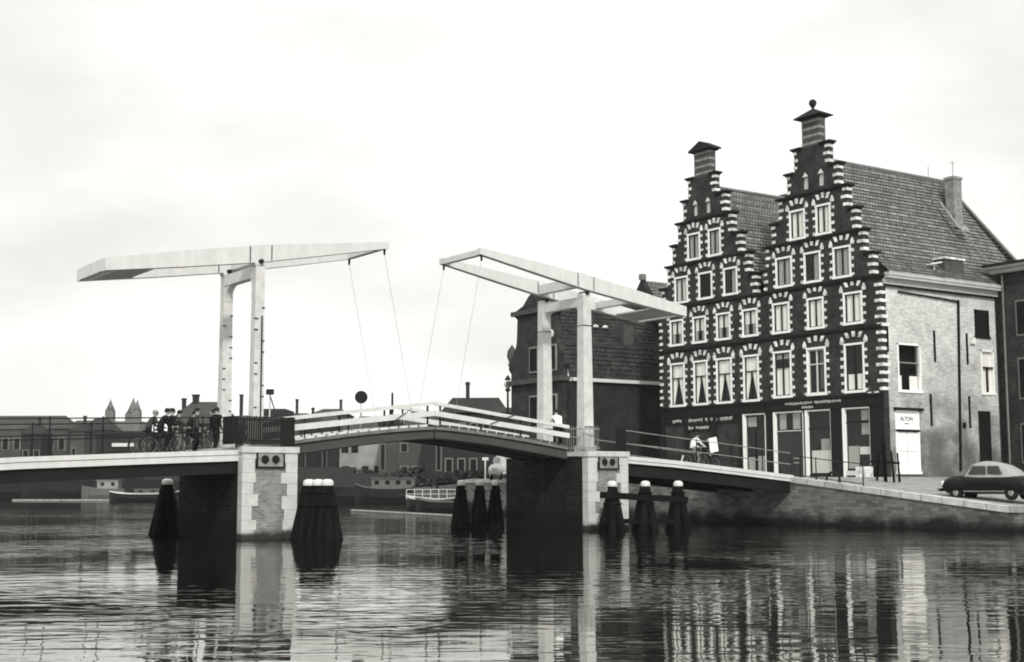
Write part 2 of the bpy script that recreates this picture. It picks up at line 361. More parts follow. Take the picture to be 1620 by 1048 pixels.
def balance(s, label):
    x = 7.79*s; zt = 10.15 if s < 0 else 10.25
    t = thing('balance_frame', (x, WP/2, zt), label, 'balance beam', 'balance beam frames on top of the portals')
    sl_ = .155
    z0 = 10.68 if s < 0 else 10.86
    def pt(u, y, dz=0): return (x-s*u, y, z0+sl_*u+dz)      # u>0 towards the river middle
    for y in (0, WP):
        b = MB(white)
        def seg(u0, h0, u1, h1): b.bar(pt(u0, y), pt(u1, y), .34, h0, .3, h1, side=(0, 1, 0))
        prof = [(-5.9, .46), (-3, .6), (0, .66), (2.5, .5), (5.6, .26)]
        vs = []
        for u, h in prof:
            p = Vector(pt(u, y)); w2 = .17 if u < 3 else .14
            vs += [p+Vector((0, -w2, -h/2)), p+Vector((0, w2, -h/2)), p+Vector((0, w2, h/2)), p+Vector((0, -w2, h/2))]
        n = len(prof); b.add(vs, [(0, 1, 2, 3), ((n-1)*4, (n-1)*4+3, (n-1)*4+2, (n-1)*4+1)]+[(k*4+i, (k+1)*4+i, (k+1)*4+(i+1) % 4, k*4+(i+1) % 4) for k in range(n-1) for i in range(4)])
        bo = b.build('beam', t)
        for uu in (-.42, .46):
            hh = .46+.1*(1-abs(uu+.5)/4)*1.6 if uu < 2 else .30+.1*(5-uu)/2.4
            k_ = MB(steel); P_ = Vector(pt(uu, y)); k_.bar(P_-Vector((.02*s, 0, 0)), P_+Vector((.02*s, 0, 0)), .36 if uu < 3 else .31, hh*1.02, side=(0, 1, 0))
            for dz in (-.1, .1): k_.tube(P_+Vector((0, -.195, dz*hh*2)), P_+Vector((0, -.16, dz*hh*2)), .028, n=6)
            k_.build('iron_band', bo)
    for u, h, dz, wd in ((-5.75, .44, 0, .3), (-3.0 if s > 0 else -4.9, .3, -.06, .3), (.25, .42, -.06, .34), (5.45, .24, 0, .26)):
        b = MB(white); p0 = Vector(pt(u, .17, dz)); p1 = Vector(pt(u, WP-.17, dz)); b.bar(p0, p1, wd, h, side=(1, 0, 0)); b.build('crosspiece', t)
    b = MB(offwhite); u0, u1 = -5.45, -3.9 if s < 0 else -4.1
    vs = [pt(u, y, dz) for u in (u0, u1) for y in (.171, WP-.171) for dz in (-.25, -.19)]
    b.add(vs, [(0, 1, 3, 2), (4, 6, 7, 5), (0, 4, 5, 1), (2, 3, 7, 6), (0, 2, 6, 4), (1, 5, 7, 3)]); b.build('ballast_floor', t)
    for y in (0, WP):
        b = MB(steel_dark); e = Vector(pt(5.45, y, -.12)); b.tube(e, e-Vector((0, 0, .25)), .06, .04, 8); q_ = b.build('hanger', t)
        b = MB(rail_m); b.tube(e-Vector((0, 0, .2)), (.95*s, y, 4.45), .007, n=6); b.build('lifting_rod', q_)
portal(-1, 'tall white portal on the left pier with iron straps down its posts'); portal(1, 'tall white portal on the right pier in front of the dark brick house')
balance(-1, 'white balance beams rising to the right over the left portal'); balance(1, 'white balance beams rising to the left over the right portal, crossing the stepped gables')

# ------------------------------------------------------------------ bascule leaves
def leaf(s, label):
    t = thing('bridge_leaf', (6.7*s, 0, 3.4), label, 'drawbridge leaf', 'arched leaves of the drawbridge')
    def zd(u): return 3.55+.74*(1-(u/6.75)**1.35)      # deck height at |x|=u
    n = 12; us = [.03+(6.72-.03)*k/n for k in range(n+1)]
    b = MB(wood)
    for k in range(n):
        u0, u1 = us[k], us[k+1]
        b.add([(s*u, y, zd(u)+dz) for u in (u0, u1) for y in (-.12, WP+.12) for dz in (-.12, 0)], [(0, 1, 3, 2), (4, 6, 7, 5), (0, 4, 5, 1), (2, 3, 7, 6), (0, 2, 6, 4), (1, 5, 7, 3)])
    b.build('deck', t)
    for y in (-.05, WP+.05):
        b = MB(white if s < 0 else steel)  # white dashes on the left leaf paint in sunlight between railing shadows
        for k in range(14):
            u0 = .35+k*.46; u1 = u0+.34
            b.bar((s*u0, y, zd(u0)+.05), (s*u1, y, zd(u1)+.05), .12, .09, side=(0, 1, 0))
        b.build('kerb', t)
    for y in (-.02, WP+.02, WP/2):
        b = MB(steel, steel_dark)
        for k in range(n):
            u0, u1 = us[k], us[k+1]
            d0 = .30+.05*(u0/6.7); d1 = .30+.05*(u1/6.7)
            for (a0, a1, m_, hw) in ((-.13, -.17, 1, .09), (-.17, None, 0, .045), (None, None, 1, .09)):
                if a1 is not None: z = [(zd(u0)+a0, zd(u0)+a1), (zd(u1)+a0, zd(u1)+a1)]
                elif a0 is not None: z = [(zd(u0)+a0, zd(u0)-.17-d0), (zd(u1)+a0, zd(u1)-.17-d1)]
                else: z = [(zd(u0)-.17-d0, zd(u0)-.21-d0), (zd(u1)-.17-d1, zd(u1)-.21-d1)]
                b.add([(s*u, y+yy, zz) for u, zp in ((u0, z[0]), (u1, z[1])) for yy in (-hw, hw) for zz in zp], [(0, 1, 3, 2), (4, 6, 7, 5), (0, 4, 5, 1), (2, 3, 7, 6), (0, 2, 6, 4), (1, 5, 7, 3)], m_)
        b.build('girder', t)
    b = MB(steel_dark)
    for k in range(1, 7):
        u = 6.5*k/6.5; b.box(s*u-.05, s*u+.05, .1, WP-.1, zd(u)-.4, zd(u)-.14)
    b.build('cross_beam', t)
    for y in (-.02, WP+.02):
        r = MB(white)
        # top rail and heavier middle rail, straight segments
        def zr(u, base): return base+.86*(1-u/6.75)
        segs = [(0.02, 6.72)]
        r.bar((s*.02, y, 5.24), (s*6.85, y, 4.42), .15, .14, side=(0, 1, 0))
        R1 = r.build('top_rail', t)
        r = MB(white); r.bar((s*.02, y, 4.83), (s*6.85, y, 4.04), .17, .21, side=(0, 1, 0)); r.build('middle_rail', t)
        for k in range(4):
            pmb = MB(steel_dark); u = .3+k*2.0; pmb.box(s*u-.03, s*u+.03, y-.03, y+.03, zd(u)-.02, 5.2-.122*u); pmb.build('railing_post', t)
        if y < 1:
            b = MB(steel_dark); b.bar((s*1.15, y-.11, 4.95) if s < 0 else (s*2.7, y-.11, 4.45), (s*2.1, y-.11, 4.35) if s < 0 else (s*4.3, y-.11, 5.0), .03, .03)
            b.build('brace', t)
leaf(-1, 'left half of the drawbridge leaf, white railings rising to the centre'); leaf(1, 'right half of the drawbridge leaf, white railings sloping down to the right pier')

# ------------------------------------------------------------------ approach spans
def span(pts, label, endgap):
    """pts: (x, ztop of the near white edge beam)"""
    t = thing('approach_span', ((pts[0][0]+pts[-1][0])/2, 0, pts[0][1]), label, 'bridge span', 'fixed spans between the piers and the quays')
    y0, y1 = -1.2, 4.5
    for nm, m_, ya, yb, za, zb in (('deck', wood, y0+.2, y1-.2, -.22, -.06), ('near_edge', white, y0, y0+.2, -.17, 0), ('near_edge', white, y0+.03, y0+.2, -.40 if pts[0][0] < 0 else -.31, -.19), ('far_edge', white, y1-.2, y1, -.4, 0),
                                   ('girder', steel_dark, y0+.16, y0+.3, -.85, -.4), ('girder', steel_dark, 1.5, 1.7, -.8, -.22), ('girder', steel_dark, y1-.34, y1-.2, -.85, -.4)):
        b = MB(m_)
        for (xa, a_), (xb, b_) in zip(pts, pts[1:]):
            b.add([(x, y, z+dz) for x, z in ((xa, a_), (xb, b_)) for y in (ya, yb) for dz in (za, zb)], [(0, 1, 3, 2), (4, 6, 7, 5), (0, 4, 5, 1), (2, 3, 7, 6), (0, 2, 6, 4), (1, 5, 7, 3)])
        b.build(nm if 'edge' not in nm else 'edge_beam', t)
    return t
sL = span([(-19.6, 2.72), (-16.6, 2.9), (-12.5, 3.08), (-8.95, 3.22)], 'left fixed span with double white edge beam, people and cyclists on it', 0)
sR = span([(8.95, 3.17), (12, 2.98), (15.5, 2.68), (19.4, 2.33)], 'right fixed span with white edge sloping down to the quay', 0)
def railing(pts, label, n_r, m_, end_dy=0, thick=.022, group='thin iron railings of the bridge and quay'):
    """pts: list of (x,y,zfoot,ztop)"""
    t = thing('railing', (pts[0][0], pts[0][1], pts[0][2]), label, 'railing', group)
    for x, y, z0, z1 in pts:
        b = MB(steel_dark); b.tube((x, y, z0), (x, y, z1), .032, .024, 8); b.sphere((x, y, z1), .04, n=8, k=6); b.build('post', t)
    for fr in n_r:
        b = MB(m_)
        for a_, c_ in zip(pts, pts[1:]):
            b.tube((a_[0], a_[1], a_[2]+(a_[3]-a_[2])*fr), (c_[0], c_[1], c_[2]+(c_[3]-c_[2])*fr), thick, n=8)
        b.build('rail', t)
railing([(x, -1.05, 2.98+(x+16.6)*.042, 4.2+(x+16.6)*.03) for x in (-19.2, -17.4, -15.7, -13.9, -12.1, -10.3, -9.0)], 'dark railing along the near side of the left span', (.98, .5), fence_m)
railing([(x, 4.35, 2.98+(x+16.6)*.042, 4.2+(x+16.6)*.03) for x in (-19.2, -17, -14.8, -12.6, -10.4, -9.0)], 'dark railing along the far side of the left span, behind the cyclists', (.98, .5), fence_m)
railing([(9.2, -1.05, 3.1, 4.3), (11.2, -1.05, 3.0, 4.12), (13.35, -1.05, 2.82, 3.94), (15.5, -1.05, 2.65, 3.76), (17.5, -1.05, 2.45, 3.58), (19.3, -1.15, 2.3, 3.4)], 'thin grey railing along the near side of the right span', (.98, .5), rail_m)
railing([(9.2, 4.35, 3.1, 4.3), (11.8, 4.35, 2.98, 4.08), (14.4, 4.35, 2.75, 3.85), (17, 4.35, 2.5, 3.6), (19.3, 4.35, 2.3, 3.4)], 'thin grey railing along the far side of the right span, behind the cyclist', (.98, .5), rail_m)
railing([(19.55, y, gh(y), gh(y)+1.08) for y in (-1.5, -2.5, -3.9, -5.35)], 'short dark railing on top of the quay wall in front of the shop windows', (.98, .15), black)
# hoop barrier (bicycle stand) in front of the shop
b = MB(black); b.torus((20.1, -3.05, gh(-3)+.05), (1, 0, 0), .42, .05, 16, 8, 0, -math.pi/2, math.pi/2); b.tube((20.1, -3.47, gh(-3.4)), (20.1, -3.47, gh(-3)+.1), .05); b.tube((20.1, -2.63, gh(-2.6)), (20.1, -2.63, gh(-3)+.1), .05)
b.build('hoop_stand', label='low black hoop stand on the quay in front of the white shop panel', cat='hoop stand', org=(20.1, -3.05, gh(-3)))

# paling enclosures on the piers
def palings(path, z0, z1, label, nm='paling_fence', m_=fence_m, step=.085, w_=.07):
    t = thing(nm, (path[0][0], path[0][1], z0), label, 'fence', 'paling enclosures on the bridge piers')
    b = MB(m_)
    for (x0, y0), (x1, y1) in zip(path, path[1:]):
        L_ = math.hypot(x1-x0, y1-y0); n = max(1, int(L_/step)); d = Vector((x1-x0, y1-y0, 0))/L_
        for k in range(n):
            c = Vector((x0, y0, 0))+d*(k+.5)*L_/n; b.bar(c+Vector((0, 0, z0)), c+Vector((0, 0, z1+random.uniform(-.01, .01))), w_*.35, w_, side=(-d.y, d.x, 0))
    b.build('palings', t)
    for z in (z0+.15, z1-.12):
        b = MB(m_)
        for (x0, y0), (x1, y1) in zip(path, path[1:]): b.bar((x0, y0, z), (x1, y1, z), .05, .07, side=(0, 0, 1))
        b.build('rail', t)
    return t
palings([(-9.3, -.5), (-9.3, -1.38), (-6.85, -1.38), (-6.85, -.25)], 3.42, 4.44, 'dark vertical paling enclosure on top of the left pier')
arc = [(7.79+.58*math.cos(a_), -.0-.62*math.sin(a_)) for a_ in [math.pi*k/9 for k in range(10)]]
palings([(7.1, .5)]+arc[::-1]+[(8.37, .5)], 3.36, 4.46, 'grey iron cage of thin bars round the foot of the right portal post', m_=rail_m, step=.11, w_=.03)
palings([(8.45, -1.3), (9.1, -1.15)], 3.36, 4.35, 'short dark fence piece beside the right portal post')

# ------------------------------------------------------------------ mooring dolphins
def dolphin(x, y, top, label, group, seed, spread=.75, n=5, r=.21, cap=.22):
    t = thing('mooring_post', (x, y, 0), label, 'mooring post', group); rr = random.Random(seed)
    b = MB(tar); b.tube((x, y, -1.5), (x, y, top-.2), r*1.1, r*.95, 12)
    for k in range(n):
        a_ = 2*math.pi*k/n+rr.uniform(-.2, .2); d = Vector((math.cos(a_), math.sin(a_), 0))
        b.tube(Vector((x, y, -1.5))+d*(spread*1.45+rr.uniform(-.05, .05)), Vector((x, y, top-.24-rr.uniform(0, .25)))+d*r*.45, r*1.15, r*.75, 10)
    b.build('piles', t)
    b = MB(white); b.lathe((x, y, top-.24), [(cap, 0), (cap*1.03, .02), (cap, .14), (cap*.8, .2), (cap*.4, .235)], 16); b.build('cap', t)
    b = MB(tar); b.torus((x, y, top-.5), (0, 0, 1), r*1.55, .03, 16, 6); b.torus((x, y, top-.95), (0, 0, 1), r*1.9, .03, 16, 6); b.build('iron_band', t)
dolphin(-9.0, 5.8, 2.22, 'single tarred mooring dolphin with white cap left of the left pier', 'tarred mooring dolphins', 1, .55)
for i, (x, y) in enumerate([(-6.8, -2.55), (-6.6, -2.88), (-6.4, -3.21)]):
    dolphin(x, y, 2.16, ['mooring post nearest the left pier, left of three close white caps', 'middle mooring post of three with touching white caps by the left pier', 'right-hand mooring post of the tight trio beside the left pier'][i], 'tarred mooring dolphins', 5+i, .5, 7)
for i, (x, y) in enumerate([(6.9, -2.95), (8.66, -3), (10.45, -3.05)]):
    dolphin(x, y, 2.08, ['mooring post in front of the right pier corners, left end of the fender beam', 'middle mooring post on the fender beam right of the right pier', 'mooring post at the right end of the fender beam, against the quay wall'][i], 'tarred mooring dolphins', 15+i, .5, 5, .2, .2)
for i, (x, y) in enumerate([(4.45, 4.9), (5.12, 4.4), (5.85, 4.2)]):
    dolphin(x, y, 2.14, ['left mooring post of the shaded trio behind the right pier', 'centre mooring post of the shaded trio behind the right pier', 'tilted mooring post touching the shaded side of the right pier'][i], 'tarred mooring dolphins', 25+i, .32, 5, .19, .18)
b = MB(tar); b.bar((6.1, -3.22, 1.5), (10.7, -3.3, 1.26), .18, .26); b.bar((6.1, -3.2, .45), (10.9, -3.3, .3), .16, .2)
b.build('fender_beam', label='dark timber beams bolted across the three mooring posts by the right pier', cat='fender beam', org=(8.6, -3.25, 1.3))
# ------------------------------------------------------------------ the two stepped-gable houses
XF = 27.05
def slab_grid(rects, holes, x0, x1, m):
    ys = sorted({round(v_, 4) for r_ in rects+holes for v_ in r_[:2]}); zs = sorted({round(v_, 4) for r_ in rects+holes for v_ in r_[2:4]})
    def ins(y, z): return any(r_[0] < y < r_[1] and r_[2] < z < r_[3] for r_ in rects) and not any(h[0] < y < h[1] and h[2] < z < h[3] for h in holes)
    ny, nz_ = len(ys)-1, len(zs)-1
    g = [[ins((ys[i]+ys[i+1])/2, (zs[j]+zs[j+1])/2) for j in range(nz_)] for i in range(ny)]
    b = MB(m)
    for i in range(ny):
        for j in range(nz_):
            if not g[i][j]: continue
            y0, y1, z0, z1 = ys[i], ys[i+1], zs[j], zs[j+1]
            b.add([(x0, y0, z0), (x0, y1, z0), (x0, y1, z1), (x0, y0, z1)], [(3, 2, 1, 0)]); b.add([(x1, y0, z0), (x1, y1, z0), (x1, y1, z1), (x1, y0, z1)], [(0, 1, 2, 3)])
            if i == 0 or not g[i-1][j]: b.add([(x0, y0, z0), (x1, y0, z0), (x1, y0, z1), (x0, y0, z1)], [(0, 1, 2, 3)])
            if i == ny-1 or not g[i+1][j]: b.add([(x0, y1, z0), (x1, y1, z0), (x1, y1, z1), (x0, y1, z1)], [(3, 2, 1, 0)])
            if j == 0 or not g[i][j-1]: b.add([(x0, y0, z0), (x1, y0, z0), (x1, y1, z0), (x0, y1, z0)], [(3, 2, 1, 0)])
            if j == nz_-1 or not g[i][j+1]: b.add([(x0, y0, z1), (x1, y0, z1), (x1, y1, z1), (x0, y1, z1)], [(0, 1, 2, 3)])
    return b
def roof_tiles(m, e0, e1, r0, r1, row=.24, amp=.045, pitch=.24, name='roof', parent=None, lip=.06, label=None):
    """corrugated tile courses on the quad e0-e1 (eave) to r0-r1 (ridge)"""
    e0, e1, r0, r1 = map(Vector, (e0, e1, r0, r1)); nrm = (e1-e0).cross(r0-e0).normalized()
    if nrm.z < 0: nrm = -nrm
    L_ = ((r0+r1)/2-(e0+e1)/2).length; n = max(2, int(L_/row)); b = MB(m); W = (e1-e0).length; k = max(4, int(W/pitch)*4)
    ax = (e1-e0).normalized(); rr = random.Random(5)
    for j in range(n):
        a0, a1 = j/n, (j+1)/n+.02; vs = []; jit = rr.uniform(-.006, .006)
        for a_, off in ((a0, lip), (a1, 0)):
            A, B_ = e0.lerp(r0, min(a_, 1)), e1.lerp(r1, min(a_, 1))
            for i in range(k+1):
                p = A.lerp(B_, i/k); ph = (p-e0).dot(ax)/pitch*2*math.pi
                vs.append(p+nrm*(off+jit+amp*(.5+.5*math.cos(ph))))
        A, B_ = e0.lerp(r0, a0), e1.lerp(r1, a0)
        for i in range(k+1): vs.append(A.lerp(B_, i/k)-nrm*.02)
        b.add(vs, [(i, i+1, k+2+i, k+1+i) for i in range(k)]+[(2*(k+1)+i, 2*(k+1)+i+1, i+1, i) for i in range(k)], 0, False)
    return b.build(name, parent, label=label, rec=False)
def window(t, y0, y1, z0, z1, style, n_='window'):
    """windows look out towards -X.  y0 < y1"""
    X = XF; b = MB(white_f); fr = .1
    b.box(X-.045, X+.12, y0, y0+fr, z0, z1); b.box(X-.045, X+.12, y1-fr, y1, z0, z1)
    b.box(X-.05, X+.12, y0-.02, y1+.02, z1-fr, z1+.012); b.box(X-.07, X+.12, y0-.05, y1+.05, z0-.04, z0+fr)
    w_ = b.build(n_, t, label={'blind': 'blind window filled with dark boards'}.get(style))
    a0, a1, c0, c1 = y0+fr, y1-fr, z0+fr, z1-fr; ym = (a0+a1)/2; h = c1-c0
    s = MB(black if style not in ('cross',) else white)
    if style == 'blind':
        s = MB(timber); s.box(X+.03, X+.1, a0, a1, c0, c1); s.build('board', w_); return w_
    s.box(X+.03, X+.08, a1-.07, a1, c0, c1); s.box(X+.03, X+.08, a0, a0+.04, c0, c1); s.box(X+.03, X+.08, a0, a1, c1-.06, c1); s.box(X+.03, X+.08, a0, a1, c0, c0+.05)
    s.box(X+.025, X+.085, ym-.035, ym+.035, c0, c1 if style not in ('drape',) else c0+h*.65)
    if style in ('drape', 'cross', 'half', 'half2'):
        zt_ = c0+h*(.66 if style != 'half2' else .62); s.box(X+.02, X+.09, a0, a1, zt_-.03, zt_+.03)
    s.build('sash', w_)
    p = MB(glass); p.add([(X+.05, a0, c0), (X+.05, a1, c0), (X+.05, a1, c1), (X+.05, a0, c1)], [(0, 1, 2, 3)]); p.build('pane', w_)
    def cur(ya, yb, za, zb, m_, top=None):
        c_ = MB(m_); n = 8; pts = [(X+.085+.015*math.sin(i*1.9), ya+(yb-ya)*i/n) for i in range(n+1)]
        if top: # drape: bottom swept to the outer side
            vs = []
            for i in range(n+1):
                f_ = i/n; vs.append((pts[i][0], ya+(yb-ya)*f_, zb)); 
            for i in range(n+1):
                f_ = i/n; yy = ya+(yb-ya)*f_
                side = ya if top > 0 else yb
                vs.append((pts[i][0], side+(yy-side)*.28, za))
            c_.add(vs, [(i, i+1, n+2+i, n+1+i) for i in range(n)])
        else:
            c_.add([(x, y, z) for z in (za, zb) for x, y in pts], [(i, i+1, n+2+i, n+1+i) for i in range(n)])
        c_.build('curtain', w_, rec=False)
    if style in ('white', 'grey', 'pale'):
        m_ = {'white': curt, 'grey': curt_g, 'pale': curt_l}[style]; cur(a0, ym, c0, c1, m_); cur(ym, a1, c0, c1, m_)
    elif style == 'drape':
        cur(a0, a1, c0+h*.66, c1, curt); cur(a0, ym-.01, c0, c0+h*.66, curt, top=1); cur(ym+.01, a1, c0, c0+h*.66, curt, top=-1)
    elif style == 'half':
        cur(a0, ym-.05, c0, c0+h*.66, curt); cur(ym+.05, a1, c0, c0+h*.66, curt); cur(a0, a1, c0+h*.86, c1, curt_g)
    elif style == 'half2':
        cur(a0+.05, ym-.1, c0, c0+h*.36, curt); cur(ym+.08, a1, c0, c0+h*.36, curt)
    elif style == 'upper':
        cur(a0, a1, c0+h*.45, c1, curt); cur(a0, ym-.15, c0, c0+h*.45, curt_g); cur(ym+.2, a1, c0, c0+h*.45, curt_g)
    elif style == 'onegrey': cur(a0, ym-.05, c0, c1, curt_g)
    elif style == 'cross': cur(a0, ym-.2, c0+h*.1, c1, mat('dim_curtain', .09, .9, .2, 6))
    return w_
def trim_blocks(b, y0, y1, z0, z1):
    X = XF; rr = random.Random(int(y0*100+z0*7)); z = z0+.03
    while z < z1-.02:
        for f_ in (-1, 1):
            wv = .2+rr.uniform(-.05, .06); hh = .155+rr.uniform(-.03, .02); dz = rr.uniform(-.015, .015); a = y1+.006 if f_ > 0 else y0-wv
            b.box(X-.035-rr.uniform(0, .01), X+.05, a, a+wv-.006, z+dz, z+dz+hh)
        z += .425
    ym = (y0+y1)/2; hw = (y1-y0)/2
    for f_ in (-1, 1): # teardrop springers
        yc = ym+f_*(hw+.13); zz = z1+.03; b.prism([(yc-.11, zz), (yc+.11, zz), (yc+.12, zz+.14), (yc+.02, zz+.36), (yc-.02, zz+.36), (yc-.12, zz+.14)], 'x', X-.05, X+.03)
    for a_ in (-1, 0, 1):
        yc = ym+a_*hw*.66; zc_ = z1+.5-abs(a_)*.06; tl = a_*.06; ww = .085
        b.prism([(yc-ww-tl, zc_-.15), (yc+ww-tl, zc_-.15), (yc+ww+.02+tl, zc_+.15), (yc-ww-.02+tl, zc_+.15)], 'x', X-.045, X+.03)
def stepped_house(name, Y0, Y1, steps, wins, shops, niches, label, shaft, cap):
    t = thing(name, (XF, (Y0+Y1)/2, 2.25), label, 'house', 'houses with stepped gables')
    # steps: list of (y0, y1, ztop) from the widest up
    rects = []; zb = 2.0
    for y0, y1, z in steps: rects.append((y0, y1, zb, z)); zb = z
    holes = [(w_[0], w_[1], w_[2], w_[3]) for w_ in wins if w_[4] != 'x']+[(s_[0], s_[1], s_[2], s_[3]) for s_ in shops]
    holes += [(n_[0], n_[1], n_[2], n_[3]) for n_ in niches]
    f = slab_grid([r_ for r_ in rects], holes, XF, XF+.38, brickF).build('front_wall', t, rec=False)
    # copings on each step
    for i, (y0, y1, z) in enumerate(steps):
        n0, n1 = (steps[i+1][0], steps[i+1][1]) if i+1 < len(steps) else shaft[:2]
        c_ = MB(coping)
        if n0-y0 > .05: c_.box(XF-.13, XF+.45, y0-.2, n0-.004, z, z+.10); c_.box(XF-.08, XF+.42, y0-.1, n0-.006, z-.07, z-.002)
        if c_.v: c_.build('step_coping', f)
        c_ = MB(coping)
        if y1-n1 > .05: c_.box(XF-.13, XF+.45, n1+.004, y1+.2, z, z+.10); c_.box(XF-.08, XF+.42, n1+.006, y1+.1, z-.07, z-.002)
        if c_.v: c_.build('step_coping', f)
    # string courses
    for z in (10.16, 12.82, 15.42, 18.02):
        c_ = MB(coping)
        yy = [s_ for s_ in steps if s_[2] > z+.05][0]
        c_.box(XF-.10, XF+.05, yy[0]+.003, yy[1]-.003, z-.07, z+.05); c_.box(XF-.05, XF+.05, yy[0]+.004, yy[1]-.004, z-.16, z-.075); c_.build('string_course', f)
    # white stone blocks
    s_ = MB(stone); rr = random.Random(4)
    zprev = 6.7
    for i, (y0, y1, z) in enumerate(steps):
        zz = max(zprev, z-1.1) if i else 6.75; k = 0
        while zz < z-.22:
            wv = (.38 if k % 2 else .26)+rr.uniform(-.04, .04)
            if not (i == 0 and Y0 > 2) and y0 > -9:
                s_.box(XF-.035, XF+.385+(rr.uniform(.05, .25) if i == 0 else .004), y0-.03, y0+wv, zz, zz+.165)
            if not (i == 0 and Y1 < 12): s_.box(XF-.035, XF+.384, y1-wv*.8, y1+.03, zz, zz+.165)
            zz += .42; k += 1
        zprev = z
    s_.build('edge_stones', f, rec=True)
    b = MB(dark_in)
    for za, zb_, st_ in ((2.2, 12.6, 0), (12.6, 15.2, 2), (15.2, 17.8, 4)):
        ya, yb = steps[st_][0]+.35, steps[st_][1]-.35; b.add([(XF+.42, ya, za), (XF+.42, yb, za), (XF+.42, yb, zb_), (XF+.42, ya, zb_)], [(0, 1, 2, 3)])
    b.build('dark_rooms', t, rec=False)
    for w_ in wins:
        wo_ = window(t, *w_); s_ = MB(stone); trim_blocks(s_, w_[0], w_[1], w_[2], w_[3]); s_.build('stone_surround', wo_)
    for n_ in niches:
        b = MB(curt_l); b.box(XF+.1, XF+.14, n_[0], n_[1], n_[2], n_[3]); b.prism([(n_[0]-.02, n_[3]), (n_[1]+.02, n_[3]), ((n_[0]+n_[1])/2, n_[3]+.25)], 'x', XF-.03, XF+.02); b.build('niche_window', t)
    # shaft with stone bands
    y0, y1, z0, z1 = shaft; b = MB(shaftm, stone_d); b.box(XF, XF+.5, y0, y1, z0, z1)
    z = z0+.12; k = 0
    while z < z1-.15: b.box(XF-.01, XF+.51, y0-.01, y1+.01, z, z+.14, 1); z += .42
    b.build('finial_shaft', f)
    yc = (y0+y1)/2; hw = (y1-y0)/2
    b = MB(coping)
    b.box(XF-.12, XF+.62, y0-.14, y1+.14, z1-.02, z1+.06)
    if cap == 'pyramid':
        P = [(XF-.3, y0-.35, z1+.06), (XF-.3, y1+.35, z1+.06), (XF+.8, y1+.35, z1+.06), (XF+.8, y0-.35, z1+.06)]
        Q = [(XF-.3, y0-.35, z1+.12), (XF-.3, y1+.35, z1+.12), (XF+.8, y1+.35, z1+.12), (XF+.8, y0-.35, z1+.12)]
        b.add(P+Q+[(XF+.25, yc, z1+.62)], [(0, 1, 2, 3), (0, 1, 5, 4), (1, 2, 6, 5), (2, 3, 7, 6), (3, 0, 4, 7), (4, 5, 8), (5, 6, 8), (6, 7, 8), (7, 4, 8)])
        cc = b.build('finial_cap', f)
        b = MB(coping); b.lathe((XF+.25, yc, z1+.5), [(.1, 0), (.06, .1), (.09, .16), (.19, .3), (.22, .42), (.19, .54), (.08, .62), (.01, .64)], 14); b.build('ball', cc)
    else:
        b.prism([(y0-.36, z1+.06), (y1+.36, z1+.06), (y1+.3, z1+.16), (yc, z1+.62), (y0-.3, z1+.16)], 'x', XF-.2, XF+.7); b.build('finial_cap', f)
    return t, f
H2w = []
st2 = ['half', 'cross', 'half2']
for i, (a, b_) in enumerate([(6.1, 7.5), (3.55, 4.95), (.87, 2.25)]): H2w.append((a, b_, 6.74, 9.35, st2[i]))
for i, (a, b_) in enumerate([(6.15, 7.47), (3.6, 4.83), (.88, 2.2)]): H2w.append((a, b_, 10.38, 12.1, 'white'))
for i, (a, b_) in enumerate([(5.86, 7.14), (3.73, 4.97), (1.57, 2.84)]): H2w.append((a, b_, 12.97, 14.67, ['grey', 'onegrey', 'grey'][i]))
for i, (a, b_) in enumerate([(4.8, 5.98), (2.9, 4.0)]): H2w.append((a, b_, 15.53, 17.2, 'white'))
YB = 8.08
steps2 = [(-.35, YB, 12.72), (.08, YB-.03, 14.03), (.68, 7.86, 15.36), (1.13, 7.33, 16.64), (1.72, 6.75, 17.95), (2.3, 6.08, 19.28), (2.94, 5.5, 20.6)]
shops2 = [(5.34, 7.56, 2.35, 5.95), (3.33, 5.14, 2.35, 5.95), (.63, 2.46, 2.35, 5.95)]
h2, f2 = stepped_house('stepped_gable_house', -.35, YB, steps2, H2w, shops2, [(4.5, 4.88, 18.25, 18.95), (3.35, 3.73, 18.25, 18.95)],
    'taller stepped-gable corner house with ball finial, long tiled roof and pale side wall', (3.58, 4.86, 20.6, 22.2), 'pyramid')
H1w = []
for a, b_ in [(15.0, 16.32), (12.96, 14.2), (10.87, 12.2), (8.66, 9.93)]: H1w.append((a, b_, 6.66, 9.33, 'drape')); 
for a, b_ in [(15.07, 16.3), (13.03, 14.2), (10.92, 12.12), (8.66, 9.92)]: H1w.append((a, b_, 10.42, 12.02, 'upper'))
for (a, b_), s_ in zip([(14.58, 15.8), (12.4, 13.62), (10.25, 11.43)], ['pale', 'blind', 'onegrey']): H1w.append((a, b_, 13.03, 14.66, s_))
for a, b_ in [(13.4, 14.56), (11.59, 12.69)]: H1w.append((a, b_, 15.55, 17.2, 'grey'))
steps1 = [(YB+.004, 17.28, 12.72), (8.75, 17.0, 14.03), (9.3, 16.45, 15.36), (9.9, 15.95, 16.64), (10.62, 15.42, 17.95), (11.14, 14.88, 19.28), (12.0, 14.4, 20.6)]
shops1 = [(8.24, 10.0, 2.35, 5.92)]
h1, f1 = stepped_house('stepped_gable_house', YB+.01, 17.28, steps1, H1w, shops1, [(13.6, 13.98, 18.25, 18.95), (12.46, 12.84, 18.25, 18.95)],
    'lower-looking left stepped-gable house with small pediment cap and draped white curtains', (12.45, 13.82, 20.6, 22.15), 'pediment')
